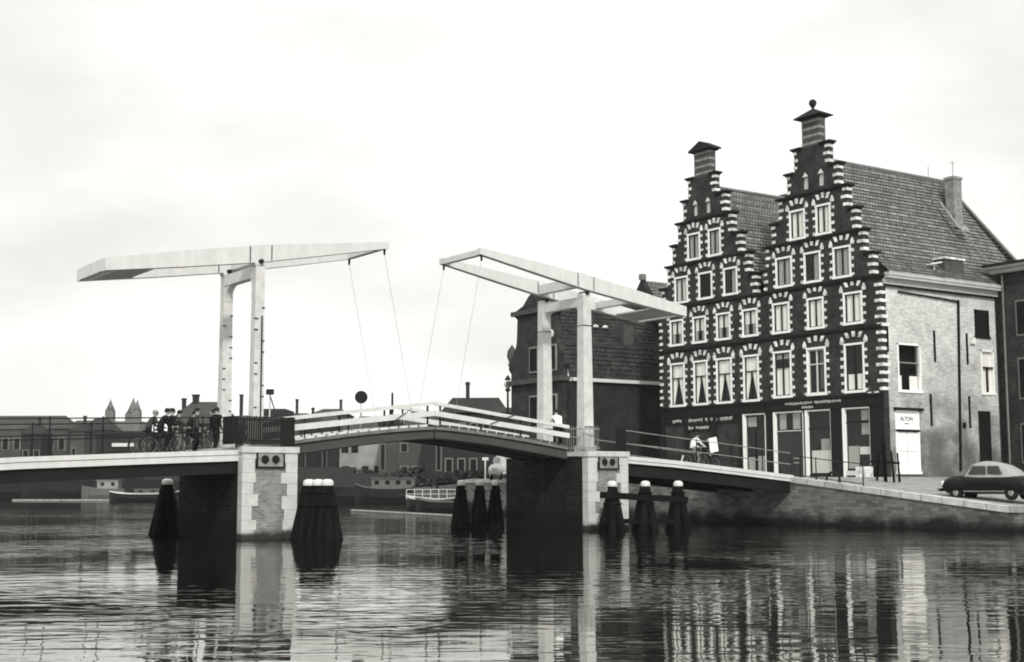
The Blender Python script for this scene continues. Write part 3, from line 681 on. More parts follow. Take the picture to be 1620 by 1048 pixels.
# anchor plates and shopfronts
def shopfronts():
    # fascia and pilasters
    b = MB(timber); b.box(XF-.12, XF-.003, -.3, YB-.02, 5.97, 6.58); b.box(XF-.2, XF-.003, -.4, YB-.02, 6.5, 6.6)
    for a, c_ in ((-.3, .6), (2.49, 3.3), (7.6, 8.02)): b.box(XF-.07, XF-.003, a, c_, 2.25, 5.96)
    b.build('shop_fascia', h2)
    b = MB(timber); b.box(XF-.12, XF-.003, YB+.03, 17.2, 5.97, 6.58); b.box(XF-.2, XF-.003, YB+.03, 17.3, 6.5, 6.6)
    for a, c_ in ((10.02, 10.3), (12.2, 12.5), (14.7, 15), (16.9, 17.2)): b.box(XF-.09, XF-.003, a, c_, 2.25, 5.96)
    b.box(XF-.05, XF-.003, 10.3, 16.9, 5.5, 5.96); b.build('shop_fascia', h1)
    def front(t, y0, y1, kind):
        z0, z1 = 2.35, 5.93
        w_ = MB(white_f); w_.box(XF-.09, XF+.1, y1-.14, y1, z0-.1, z1); w_.box(XF-.06, XF+.1, y0, y1-.14, z1-.07, z1); w_.box(XF-.03, XF+.1, y0, y0+.035, z0, z1)
        fr = w_.build('shop_window', t)
        g = MB(glass); g.add([(XF+.08, y0, z0), (XF+.08, y1, z0), (XF+.08, y1, z1), (XF+.08, y0, z1)], [(0, 1, 2, 3)]); g.build('pane', fr)
        k = MB(timber); ym = (y0+y1)/2
        c_ = MB(curt_l, curt_g, curt_g)
        if kind == 'door':
            w2 = MB(white); w2.box(XF+.02, XF+.1, y0+.25, y1-.16, 4.83, 4.88); w2.build('transom', fr)
            k.box(XF+.09, XF+.16, y0+.1, y1-.16, z0, 4.8); c_.box(XF+.14, XF+.16, y1-.8, y1-.3, 4.95, 5.85, 1); c_.box(XF+.14, XF+.16, y0+.35, y0+.9, 4.95, 5.85, 1)
            c_.box(XF+.02, XF+.04, y0+.4, y0+.8, 3.3, 3.34, 2); c_.box(XF+.02, XF+.04, y0+.4, y0+.8, 3.05, 3.1, 1)
        elif kind == 'panel':
            c_.box(XF+.1, XF+.13, y0+.05, y1-.3, 2.5, 3.72, 0); c_.box(XF+.3, XF+.32, ym-.5, ym+.1, 3.72, 4.35, 1)
            k.box(XF+.05, XF+.12, y0, y1-.14, z0, 2.45); k.box(XF+.04, XF+.11, y0+.05, y1-.14, 4.9, 4.95)
        elif kind == 'items':
            c_.box(XF+.1, XF+.13, ym-.02, y1-.22, 2.72, 3.9, 2); c_.box(XF+.08, XF+.12, y0+.05, ym-.1, 3.45, 3.85, 0); c_.box(XF+.2, XF+.23, y0+.25, y0+.75, 4.5, 5.1, 2); c_.box(XF+.2, XF+.23, y0+.3, y0+.75, 5.25, 5.8, 1)
            c_.box(XF-.06, XF+.1, y0-.05, y1-.14, 2.35, 2.6, 0); k.box(XF+.06, XF+.12, y0, y1-.14, 5.12, 5.2); k.box(XF+.06, XF+.12, y0, y1-.14, 2.6, 2.7)
        elif kind == 'low':
            c_.box(XF+.1, XF+.13, ym+.05, y1-.25, 2.5, 3.45, 2); c_.box(XF+.1, XF+.13, y0+.1, ym-.15, 2.5, 3.5, 2); c_.box(XF+.15, XF+.18, ym, y1-.2, 5.2, 5.75, 1); k.box(XF+.04, XF+.12, ym-.03, ym+.03, z0, 5)
        k.build('door_panel' if kind == 'door' else 'glazing_bar', fr); c_.build('display', fr)
    front(h2, 5.34, 7.56, 'door'); front(h2, 3.33, 5.14, 'panel'); front(h2, .63, 2.46, 'items'); front(h1, 8.24, 10.0, 'low')
    # lettering: worn, illegible strokes as in the photograph
    def letters(t, y1, y0, z, h, lab, X, fill=.75, m_=gold):
        b = MB(m_); rr = random.Random(int(z*50+y1)); y = y1
        while y > y0+.1:
            if rr.random() > fill: y -= .22; continue
            wv = rr.uniform(.12, .2); k = rr.choice('HEOLNT')
            def S(a, b0, c_, d): b.box(X-.012, X, y-c_*wv, y-a*wv, z+b0*h, z+d*h)
            S(0, rr.uniform(0, .4), .3, rr.uniform(.7, 1)); S(.3, rr.uniform(.2, .6), .7, rr.uniform(.65, .9)); S(.7, rr.uniform(0, .3), 1, rr.uniform(.6, 1))
            y -= wv+.05
        b.build('lettering', t, label=lab)
    letters(h2, 6.55, 4.6, 6.24, .2, None, XF-.125, .9); letters(h2, 4.35, 2.4, 6.24, .2, None, XF-.125, .9); letters(h2, 5.3, 4.2, 6.02, .15, None, XF-.125, .9)
    letters(h1, 16.1, 10.9, 5.62, .26, 'worn pale shop lettering, first line', XF-.056, .8); 
    b = MB(timber); b.box(XF-.06, XF-.004, 12.7, 15.0, 5.1, 5.5); b.build('sign_board', h1)
    letters(h1, 14.9, 12.8, 5.16, .26, 'worn pale shop lettering, second line', XF-.064, .95)
    b = MB(stone); b.box(XF-.13, XF-.1, .35, .6, 6.62, 6.7); b.box(XF-.13, XF-.1, -.1, .2, 6.62, 6.7); b.build('name_plate', h2)
shopfronts()
# H2 side wall (faces -Y) with openings
YS = -.352
def side_wall():
    # built as slab_grid in X-Z then swapped
    holes = [(28.2, 30.05, 6.72, 9.28), (27.85, 29.75, 2.45, 5.75), (34.72, 36.0, 9.95, 11.5), (35.15, 36.3, 6.83, 9.28), (34.72, 35.75, 2.3, 5.87)]
    g = slab_grid([(27.44, 36.58, 2.0, 12.3)], holes, -.35, 0.0, plaster)
    g.v = [Vector((p.y, p.x, p.z)) for p in g.v]; g.f = [f[::-1] for f in g.f]
    w_ = g.build('side_wall', h2, rec=False)
    b = MB(plaster_hi, black); b.box(27.2, 36.7, -.52, -.353, 12.32, 12.62); b.box(27.2, 36.7, -.8, -.5, 12.62, 12.74, 0)
    b.box(27.25, 36.6, -.50, -.36, 12.20, 12.30, 1); b.box(27.2, 36.7, -.84, -.5, 12.76, 12.92, 0); b.build('gutter', h2)  # black strip below the fascia is eaves shade built in as colour
    b = MB(black, lead)
    b.bar((28.35, -.42, 12.0), (33.35, -.42, 11.82), .07, .09, m=0); b.bar((33.3, -.43, 11.9), (32.95, -.43, 2.6), .1, .1, m=0)
    b.build('downpipe', h2)
    for x, z0, z1 in ((27.42, 8.75, 10.1), (31.2, 8.4, 10.1), (33.95, 8.4, 10.1), (30.72, 4.97, 6.66), (33.95, 4.93, 6.66)):
        b = MB(black); b.box(x-.05, x+.05, -.43, -.353, z0, z1); b.build('wall_anchor', w_)
    def sw(x0, x1, z0, z1, st):
        b = MB(white_f if st != 'shutter' else black); f_ = .09
        b.box(x0, x0+f_, -.38, -.2, z0, z1); b.box(x1-f_, x1, -.38, -.2, z0, z1); b.box(x0, x1, -.38, -.2, z1-f_, z1); b.box(x0-.05, x1+.05, -.42, -.2, z0-.05, z0+f_)
        o = b.build('window', h2)
        p = MB(glass); p.add([(x0+f_, -.28, z0+f_), (x1-f_, -.28, z0+f_), (x1-f_, -.28, z1-f_), (x0+f_, -.28, z1-f_)], [(0, 1, 2, 3)]); p.build('pane', o)
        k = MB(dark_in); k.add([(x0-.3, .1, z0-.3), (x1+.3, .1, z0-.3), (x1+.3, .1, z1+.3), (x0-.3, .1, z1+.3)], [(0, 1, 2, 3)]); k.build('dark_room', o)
        zm = z0+(z1-z0)*.6; s_ = MB(rail_m if st == 'dark' else black); c_ = MB(curt)
        if st == 'dark': s_.box(x0, x1, -.32, -.24, zm-.03, zm+.03); c_.box(x0+.1, x0+.45, -.2, -.17, z0+.1, z0+.85); c_.box(x1-.75, x1-.12, -.2, -.17, z0+.1, z0+.85)
        elif st == 'shop':
            s_.box(x0, x1, -.40, -.24, 4.62, 4.72); s_.box(x0-.12, x1+.25, -.5, -.37, z1-.02, z1+.12); s_.box(x0, x1, -.4, -.3, z0-.02, z0+.05); c_.box(x0+.05, x1-.05, -.3, -.26, z0+.06, 4.6); c_.box(x0+.05, x1-.05, -.3, -.26, 4.74, z1-.06)
            xm = (x0+x1)/2; s2 = MB(rail_m); s2.box(xm-.01, xm+.01, -.31, -.298, z0+.06, 4.6); s2.box(x0+.06, x1-.06, -.31, -.298, 3.58, 3.6); s2.build('glazing_bar', o)
        elif st == 'shutter': s_.box(x0+.05, x1-.05, -.34, -.26, z0+.05, z1-.05)
        else: s_.box(x0, x1, -.36, -.24, zm-.04, zm+.04); s_.box((x0+x1)/2-.02, (x0+x1)/2+.02, -.36, -.24, z0, zm); c_.box(x0+.05, x1-.05, -.2, -.17, z0+.1, z1-.1)
        s_.build('sash', o)
        if c_.v: c_.build('blind', o)
        return o
    sw(28.2, 30.05, 6.72, 9.28, 'dark'); o = sw(27.85, 29.75, 2.45, 5.75, 'shop'); sw(34.72, 36.0, 9.95, 11.5, 'shutter'); sw(35.15, 36.3, 6.83, 9.28, 'light'); sw(34.72, 35.75, 2.3, 5.87, 'shutter')
    cu = bpy.data.curves.new('writing', 'FONT'); cu.body = 'ALTON'; cu.size = .3; cu.extrude = .004; cu.align_x = 'CENTER'
    to = bpy.data.objects.new('tmp', cu); C.objects.link(to); bpy.context.view_layer.update()
    me = bpy.data.meshes.new_from_object(to.evaluated_get(bpy.context.evaluated_depsgraph_get())); C.objects.unlink(to)
    me.transform(Matrix.Translation(Vector((28.8, -.315, 5.2))-Vector(h2.location)) @ Matrix.Rotation(R(90), 4, 'X'))
    me.materials.clear(); me.materials.append(black); wo = bpy.data.objects.new('lettering', me); C.objects.link(wo); wo.parent = o
    b = MB(black); b.box(28.62, 28.98, -.32, -.31, 5.02, 5.06); b.build('underline', o)
    b = MB(dark_in); b.box(33.35, 33.6, -.4, -.353, 4.9, 5.2); b.build('vent', w_)
    b = MB(stone); b.box(34.2, 34.6, -.5, -.353, 9.55, 9.9); b.build('lamp_bracket', w_)
side_wall()
# other walls: left side of H1, back
b = MB(brickX); b.box(XF+.38, 36.5, 16.93, 17.27, 2, 12.3); b.build('side_wall', h1)
b = MB(brickX); b.box(36.52, 36.8, YB+.05, 17.2, 2, 12.3); b.build('back_wall', h1)
b = MB(brickX); b.box(36.58, 40.4, -.34, YB-.1, 2, 12.6); b.build('back_wall', h2)
# roofs
rp = thing  # noqa
XR0, XR1 = XF+.39, 37.4
RZ, RY0, RY1 = 19.7, 3.42, 5.0
roof_tiles(tile, (XR0, -.62, 12.9), (40.9, -.62, 12.9), (XR0, .64, 14.0), (40.35, .64, 14.0), name='roof', parent=h2)
roof_tiles(tile, (XR0, .62, 13.98), (40.35, .62, 13.98), (XR0, RY0, RZ), (XR1, RY0, RZ), name='roof', parent=h2)
b = MB(brickX); b.prism([(-.4, 12.6), (.66, 12.6), (.66, 13.95), (-.58, 12.88)], 'x', XR0-.008, XR0+.1); b.build('gable_end', h2)
b = MB(tile); 
b.add([(XR0, RY0, RZ), (XR1, RY0, RZ), (XR1, RY1, RZ), (XR0, RY1, RZ)], [(0, 1, 2, 3)])
b.add([(XR0, 8.6, 12.9), (XR0, RY1, RZ), (XR1, RY1, RZ), (40.9, 8.6, 12.9)], [(0, 1, 2, 3)]); b.add([(40.9, -.62, 12.9), (40.9, 8.6, 12.9), (XR1, RY1, RZ), (XR1, RY0, RZ)], [(0, 1, 2, 3)])
b.build('roof_back', h2, rec=False)
b = MB(lead); b.tube((XR0, RY0, RZ+.05), (XR1, RY0, RZ+.05), .11, n=8); b.tube((XR1, RY0, RZ+.05), (40.9, -.6, 12.95), .09, n=8); b.build('ridge_tiles', h2)
def chimney(t, x, y, z0, z1, a_, bb_, m_=shaftm, pot=False, aer=None):
    b = MB(m_); b.box(x-a_/2, x+a_/2, y-bb_/2, y+bb_/2, z0, z1-.16); b.box(x-a_/2-.06, x+a_/2+.06, y-bb_/2-.06, y+bb_/2+.06, z1-.16, z1)
    c_ = b.build('chimney', t)
    if aer: q_ = MB(rail_m); q_.tube((x, y, z1), (x, y, z1+aer), .022, n=6); q_.tube((x-.25, y, z1+aer*.85), (x+.25, y, z1+aer*.85), .012, n=6); q_.build('aerial', c_)
    return c_
chimney(h2, 36.45, 2.0, 16.6, 19.6, .72, .6, m_=stone_d, aer=1.0)
b = MB(rail_m); b.tube((35.9, 3.3, RZ), (35.9, 3.3, RZ+.75), .02, n=6); b.build('aerial', h2)
b = MB(shaftm, stone); b.box(32.7, 34.3, -.1, .9, 13.2, 14.2); b.box(32.62, 34.38, -.18, .98, 14.2, 14.32, 1); b.build('dormer', h2)
b = MB(stone); b.bar((31.3, -.1, 13.75), (32.3, -.1, 13.95), .3, .08); b.bar((31.9, 0, 13.5), (31.9, 0, 13.9), .06, .06); b.build('roof_hatch', h2)
b = MB(stone_d); n_ = Vector((0, -.86, .5)); p0 = Vector((35.3, 2.25, 18.0)); p1 = Vector((35.75, 1.25, 16.3)); b.bar(p0+n_*.15, p1+n_*.15, .22, .05, side=(1, 0, 0)); b.bar(p1+n_*.16+Vector((.1, 0, 0)), p1+n_*.16+Vector((.75, 0, 0)), .05, .42, side=n_); b.build('roof_plank', h2)
b = MB(rail_m); b.tube((35.75, 1.1, 16.4), (37.0, -.55, 13.3), .03, n=6); b.build('roof_cable', h2)
roof_tiles(tile, (XR0, YB-.05, 12.9), (36.9, YB-.05, 12.9), (XR0, 9.32, 14.0), (36.9, 9.32, 14.0), name='roof', parent=h1)
roof_tiles(tile, (XR0, 9.3, 13.98), (36.9, 9.3, 13.98), (XR0, 12.0, 19.65), (36.9, 12.0, 19.65), name='roof', parent=h1)
b = MB(tile); b.add([(XR0, 12.0, 19.65), (36.9, 12.0, 19.65), (36.9, 14.5, 19.65), (XR0, 14.5, 19.65)], [(0, 1, 2, 3)]); b.add([(XR0, 17.5, 12.8), (XR0, 14.5, 19.65), (36.9, 14.5, 19.65), (36.9, 17.5, 12.8)], [(0, 1, 2, 3)])
b.add([(36.9, YB, 12.6), (36.9, 17.5, 12.6), (36.9, 14.5, 19.65), (36.9, 12.0, 19.65)], [(0, 1, 2, 3)]); b.build('roof_back', h1, rec=False)
b = MB(lead); b.tube((XR0, 12.0, 19.7), (36.9, 12.0, 19.7), .11, n=8); b.build('ridge_tiles', h1)
chimney(h1, 34.0, 12.6, 19.3, 20.15, .9, .7, aer=.9)

# neighbour beyond the side street (right edge)
nb = thing('corner_house', (41, -5, 2), 'dark narrow-looking house with heavy pale cornice at the right edge behind the car', 'house')
b = MB(brickF); b.box(36.75, 46, -9.5, -.42, .8, 13.6); b.build('wall', nb)
b = MB(plaster_hi, coping); b.box(36.45, 46.3, -9.8, -.2, 13.62, 13.85); b.box(36.2, 46.5, -10.0, -.0, 13.86, 14.0); b.box(36.1, 46.6, -10.1, .1, 14.0, 14.14, 1); b.build('cornice', nb)
for z0, z1 in ((3, 5.2), (6.5, 8.8), (10, 12)):
    for y in (-2.2, -4.6, -7.2):
        b = MB(lead, dark_in); b.box(36.68, 36.76, y-.6, y+.6, z0, z1); b.box(36.66, 36.7, y-.5, y+.5, z0+.1, z1-.1, 1); b.build('window', nb)
b = MB(lead); b.tube((36.6, -.9, 3), (36.6, -.9, 13.5), .06, n=8); b.build('downpipe', nb)

# ------------------------------------------------------------------ dark house with neck gable behind the right portal
hb = thing('neck_gable_house', (28, 25, 2.25), 'dark brick house with curved gable, white gutter and tiled mansard behind the right portal', 'house')
b = MB(brickX, brickF)
b.box(23.3, 32.6, 22, 27.8, 2.0, 8.5); b.build('wall', hb)
b = MB(white); b.box(23.6, 32.7, 21.75, 22.0, 8.5, 8.72); b.build('gutter', hb)
roof_tiles(tile_dark, (23.36, 21.95, 8.74), (32.6, 21.95, 8.74), (23.36, 22.7, 11.15), (32.6, 22.7, 11.15), name='roof', parent=hb, row=.3)
b = MB(tile_dark, lead); b.box(23.36, 32.6, 22.7, 27.6, 11.1, 11.16, 1); b.build('flat_roof', hb)
roof_tiles(tile_dark, (23.36, 23.4, 11.17), (32.6, 23.4, 11.17), (23.36, 25.2, 14.35), (32.6, 25.2, 14.35), name='roof', parent=hb, row=.3)
b = MB(tile_dark); b.add([(25.0, 27.4, 11.17), (32.6, 27.4, 11.17), (32.6, 25.2, 14.35), (25.3, 25.2, 14.35)], [(0, 1, 2, 3)]); b.add([(25.0, 23.4, 11.17), (25.0, 27.4, 11.17), (25.3, 25.2, 14.35)], [(0, 1, 2)]); b.build('roof_back', hb, rec=False)
g = [(22, 2.0), (27.8, 2.0), (27.8, 9.3), (28.1, 9.6), (28.0, 10.3), (27.5, 10.5), (27.15, 11.3), (27.05, 12.9), (27.35, 13.1), (27.3, 13.45), (26.4, 13.75), (25.8, 14.3), (24.9, 14.8), (24.0, 14.3), (23.4, 13.75), (22.5, 13.45), (22.45, 13.1), (22.75, 12.9), (22.65, 11.3), (22.3, 10.5), (21.9, 10.3), (21.75, 9.6), (22, 9.3)]
b = MB(brickF); b.prism(g, 'x', 22.95, 23.35); gf = b.build('gable_front', hb)
b = MB(shaftm); b.box(22.7, 23.4, 22.3, 27.5, 13.12, 13.42); b.lathe((23.15, 28.0, 9.9), [(.3, 0), (.2, .2), (.35, .6), (.3, 1.0), (.12, 1.25), (.02, 1.4)], 12); b.box(22.65, 23.4, 21.8, 28.0, 8.5, 8.8); b.build('cornice', gf)
for yy in (22.6, 24.6):
    for z0, z1 in ((2.9, 4.9), (5.6, 7.7), (9.2, 10.9)):
        if z0 > 9 and yy > 26: continue
        b = MB(rail_m, dark_in); b.box(22.86, 22.95, yy, yy+1.0, z0, z1); b.box(22.84, 22.87, yy+.1, yy+.9, z0+.1, z1-.1, 1); b.build('window', gf)
b = MB(stone); b.sphere((22.85, 23.2, 11.6), .3); b.build('ornament', gf)
b = MB(shaftm); b.box(29, 29.8, 23.2, 23.9, 11, 12.6); b.build('dormer', hb)
for x_ in (27.1, 27.9):
    b = MB(stone); b.sphere((x_, 23.85, 12.4), .2, sz=.6); b.build('roof_light', hb)
bh = thing('rear_house', (36, 26, 2.2), 'gabled tiled roof peeking out between the neck-gable house and the stepped gables', 'house')
b = MB(brickX); b.box(32.9, 40.5, 22.9, 29.1, 2, 12.2); b.prism([(22.9, 12.2), (29.1, 12.2), (26, 16.35)], 'x', 32.9, 33.3); b.build('wall', bh)
roof_tiles(tile, (33.2, 22.8, 12.15), (40.8, 22.8, 12.15), (33.2, 26, 16.25), (40.8, 26, 16.25), name='roof', parent=bh, row=.32, pitch=.34)
b = MB(tile); b.add([(33.2, 29.2, 12.15), (40.8, 29.2, 12.15), (40.8, 26, 16.25), (33.2, 26, 16.25)], [(0, 1, 2, 3)]); b.build('roof_back', bh, rec=False)
b = MB(lead); b.box(32.85, 33.2, 25.8, 26.2, 16.3, 16.7); b.build('gable_cap', bh)
# ------------------------------------------------------------------ far houses
def tone(v, name='far_wall'): return mat(name, v, .9, .25, .35)
f_dark, f_mid, f_light, f_roof, f_roofd = tone(.025), tone(.06), tone(.24), tone(.05, 'far_roof'), tone(.025, 'far_roof')
f_church = tone(.12, 'hazy_church_stone'); f_pale = tone(.16)  # church grey kept paler than the houses, distance haze put into its colour
rtx, rty = math.cos(YAW), -math.sin(YAW); fx, fy = math.sin(YAW), math.cos(YAW)
def far_house(px0, px1, ye, yr, D, wm_, rm, label, depth=8, hip=.25, wins=3, wrow=1, chim=(), base=None, cat='house', wlight=True, name='house', flat=False):
    A, B_ = G(px0, D), G(px1, D); W = (B_-A).length; c = (A+B_)/2; zb = base if base is not None else 1.2; ze, zr = ZH(ye, D), ZH(yr, D)
    t = thing(name, (c.x, c.y, zb), label, cat, 'far houses along the river')
    X = Vector((rtx, rty, 0)); Yv = Vector((fx, fy, 0)); Z = Vector((0, 0, 1)); O = Vector((c.x, c.y, 0))
    def P(u, v_, z): return O+X*u+Yv*v_+Z*z
    def bx(b, u0, u1, v0, v1, z0, z1, m=0):
        b.add([P(u, v_, z) for u in (u0, u1) for v_ in (v0, v1) for z in (z0, z1)], [(0, 1, 3, 2), (4, 6, 7, 5), (0, 4, 5, 1), (2, 3, 7, 6), (0, 2, 6, 4), (1, 5, 7, 3)], m)
    b = MB(wm_); bx(b, -W/2, W/2, 0, depth, zb-.5, ze)
    b.build('wall', t)
    if flat:
        b = MB(rm); bx(b, -W/2-.2, W/2+.2, -.2, depth+.2, ze+.01, zr); b.build('roof', t)
    else:
        h_ = W*hip; o = .3
        b = MB(rm); vs = [P(-W/2-o, -o, ze), P(W/2+o, -o, ze), P(W/2+o, depth+o, ze), P(-W/2-o, depth+o, ze), P(-W/2+h_, depth/2, zr), P(W/2-h_, depth/2, zr)]
        b.add(vs, [(0, 1, 5, 4), (1, 2, 5), (2, 3, 4, 5), (3, 0, 4), (0, 3, 2, 1)]); r_ = b.build('roof', t)
    hw = ze-zb; frr = random.Random(int(px0*7+D))
    for r in range(wrow):
        for i in range(wins):
            if frr.random() < .22: continue
            u = -W/2+W*(i+.5+frr.uniform(-.12, .12))/wins; z0 = zb+hw*(r+.3)/wrow; z1 = zb+hw*(r+.72)/wrow; ww = min(W/wins*.32, .9)
            b = MB(f_pale if wlight else dark_in, dark_in); bx(b, u-ww, u+ww, -.06, -.005, z0, z1); bx(b, u-ww*.7, u+ww*.7, -.1, -.065, z0+.12, z1-.12, 1); b.build('window', t)
    for (cpx, top, wd) in chim:
        u = (G(cpx, D)-O).dot(X); zt = ZH(top, D); b = MB(f_dark); hw_ = wd*D/F_PX/2
        bx(b, u-hw_, u+hw_, depth/2-hw_, depth/2+hw_, zr-(2.2 if not flat else .2), zt); bx(b, u-hw_*1.25, u+hw_*1.25, depth/2-hw_*1.25, depth/2+hw_*1.25, zt+.01, zt+.3); b.build('chimney', t)
    return t
far_house(-60, 104, 676, 653, 230, f_mid, f_roof, 'long grey house with pale windows at the far left edge', wins=9, wrow=2, hip=.1)
far_house(88, 160, 684, 661, 242, f_dark, f_roof, 'far house with hipped roof left of the church, partly behind the long grey house', wins=4, wrow=2)
far_house(124, 168, 678, 658, 238, f_mid, f_roofd, 'far dark-roofed house directly left of the church spires', wins=4, wrow=2)
wh = far_house(148, 232, 688, 680, 200, f_dark, f_roofd, 'low dark warehouse with a white sign strip below the church', flat=True, wins=5, wlight=False)
X_ = Vector((rtx, rty, 0)); Yv_ = Vector((fx, fy, 0))
p = G(192, 199.7); b = MB(white); c0 = Vector((p.x, p.y, ZH(702, 200))); b.bar(c0-X_*1.6, c0+X_*1.6, .1, .5); b.build('sign_strip', wh)
far_house(262, 366, 668, 631, 222, f_dark, f_roof, 'tall-roofed far house with two chimneys behind the cyclists', hip=.28, chim=((278, 628, 6), (297, 622, 9)), wins=5, wrow=2)
far_house(234, 262, 700, 690, 215, f_dark, f_roofd, 'low far shed in the gap right of the church', wins=2, wlight=False)
far_house(364, 400, 668, 653, 225, f_mid, f_light, 'small pale-roofed far house between the left portal posts', chim=((371, 622, 5), (390, 638, 8)), wins=3)
far_house(398, 447, 655, 645, 205, f_mid, f_roofd, 'far flat-roofed block right of the left portal post', flat=True, chim=(), wins=4, wrow=2)
far_house(446, 490, 664, 650, 215, f_dark, f_roof, 'far house with thin tall chimney above the paling enclosure', chim=((461, 630, 4),), wins=3, wrow=2)
far_house(488, 548, 655, 643, 210, f_mid, f_roof, 'far house with narrow chimney behind the left leaf railing', chim=((532, 631, 4),), wins=4, wrow=2)
m1 = far_house(536, 638, 690, 662, 190, f_light, f_roof, 'pale-fronted far house seen under the raised leaves', hip=.1, wins=6, wrow=2, wlight=False, base=2.2, cat='house')
far_house(628, 712, 690, 656, 168, f_mid, f_roof, 'grey far house with small white-framed windows under the leaf centre', hip=.15, wins=4, wrow=2, base=2.2)
far_house(700, 800, 652, 624, 132, f_dark, f_roofd, 'dark-roofed house with a tall chimney left of the street lamp', hip=.12, chim=((737, 603, 6),), wins=5, wrow=2, base=2.0)
far_house(780, 822, 652, 640, 118, f_dark, f_roofd, 'small dark house behind the street lamp', chim=(), wins=2, base=2.0)
for k_, (a_, b_, e_, r_, D_, fl) in enumerate([(30, 62, 684, 668, 224, False), (404, 428, 672, 655, 196, False), (432, 470, 676, 660, 193, True), (470, 500, 672, 654, 202, False), (506, 530, 668, 650, 198, False), (556, 590, 676, 656, 196, False), (598, 626, 672, 658, 180, True), (640, 668, 668, 648, 172, False), (672, 700, 672, 655, 160, True), (108, 130, 680, 666, 226, False), (240, 262, 706, 694, 212, True), (376, 392, 676, 660, 214, False)]):
    far_house(a_, b_, e_, r_, D_, (f_dark, f_mid, f_mid, f_dark)[k_ % 4], (f_roofd, f_roof, f_mid)[k_ % 3], ['small far house in front of the long grey house', 'narrow dark far house just right of the left portal', 'low flat far shed above the paling enclosure', 'far house right of the flat-roofed block', 'narrow far house left of the narrow chimney', 'small far house behind the middle of the left leaf', 'low flat far building behind the round sign', 'small far house behind the leaf joint', 'low flat far building left of the dark-roofed house', 'tiny far house between the two hipped roofs at the left', 'low far shed under the gap right of the church', 'tiny far house between the left portal posts, in front of the pale roof'][k_], flat=fl, wins=2, chim=(((a_+b_)/2+4, r_-9, 4),) if k_ % 3 == 0 else (), depth=5)
# church with three spires
ch = thing('church', tuple(G(190, 620, 1.2)), 'hazy pale church with three pointed spires on the skyline', 'church')
b = MB(f_church); D = 620
A, B_ = G(165, D), G(217, D); c = (A+B_)/2; W = (B_-A).length
def fb(b, px0, px1, y0, y1, D, dep, m=0, v0=0):
    A, B_ = G(px0, D), G(px1, D); c = (A+B_)/2; W = (B_-A).length
    b.add([c+X_*u+Yv_*v_+Vector((0, 0, z)) for u in (-W/2, W/2) for v_ in (v0, v0+dep) for z in (y1 if isinstance(y1, float) else ZH(y1, D), ZH(y0, D))], [(0, 1, 3, 2), (4, 6, 7, 5), (0, 4, 5, 1), (2, 3, 7, 6), (0, 2, 6, 4), (1, 5, 7, 3)], m)
fb(b, 163, 219, 664, 1.0, D, 18); b.build('nave', ch)
for pc, wd, yb, yt, v_ in ((168.5, 13, 646, 628, 0), (196, 20, 650, 624, 8), (211.5, 12, 647, 629, 0)):
    b = MB(f_church); fb(b, pc-wd/2, pc+wd/2, yb, 1.0, D-2, wd*.28, 0, v_-.1); tw = b.build('tower', ch)
    b = MB(f_church); p = G(pc, D-2)+Yv_*(v_+wd*.14); hw = wd*.5*D/F_PX*1.12; b.lathe((p.x, p.y, ZH(yb, D)), [(hw, 0), (hw*.5, (ZH(yt, D)-ZH(yb, D))*.45), (.05, ZH(yt, D)-ZH(yb, D))], 8); b.build('spire', tw)
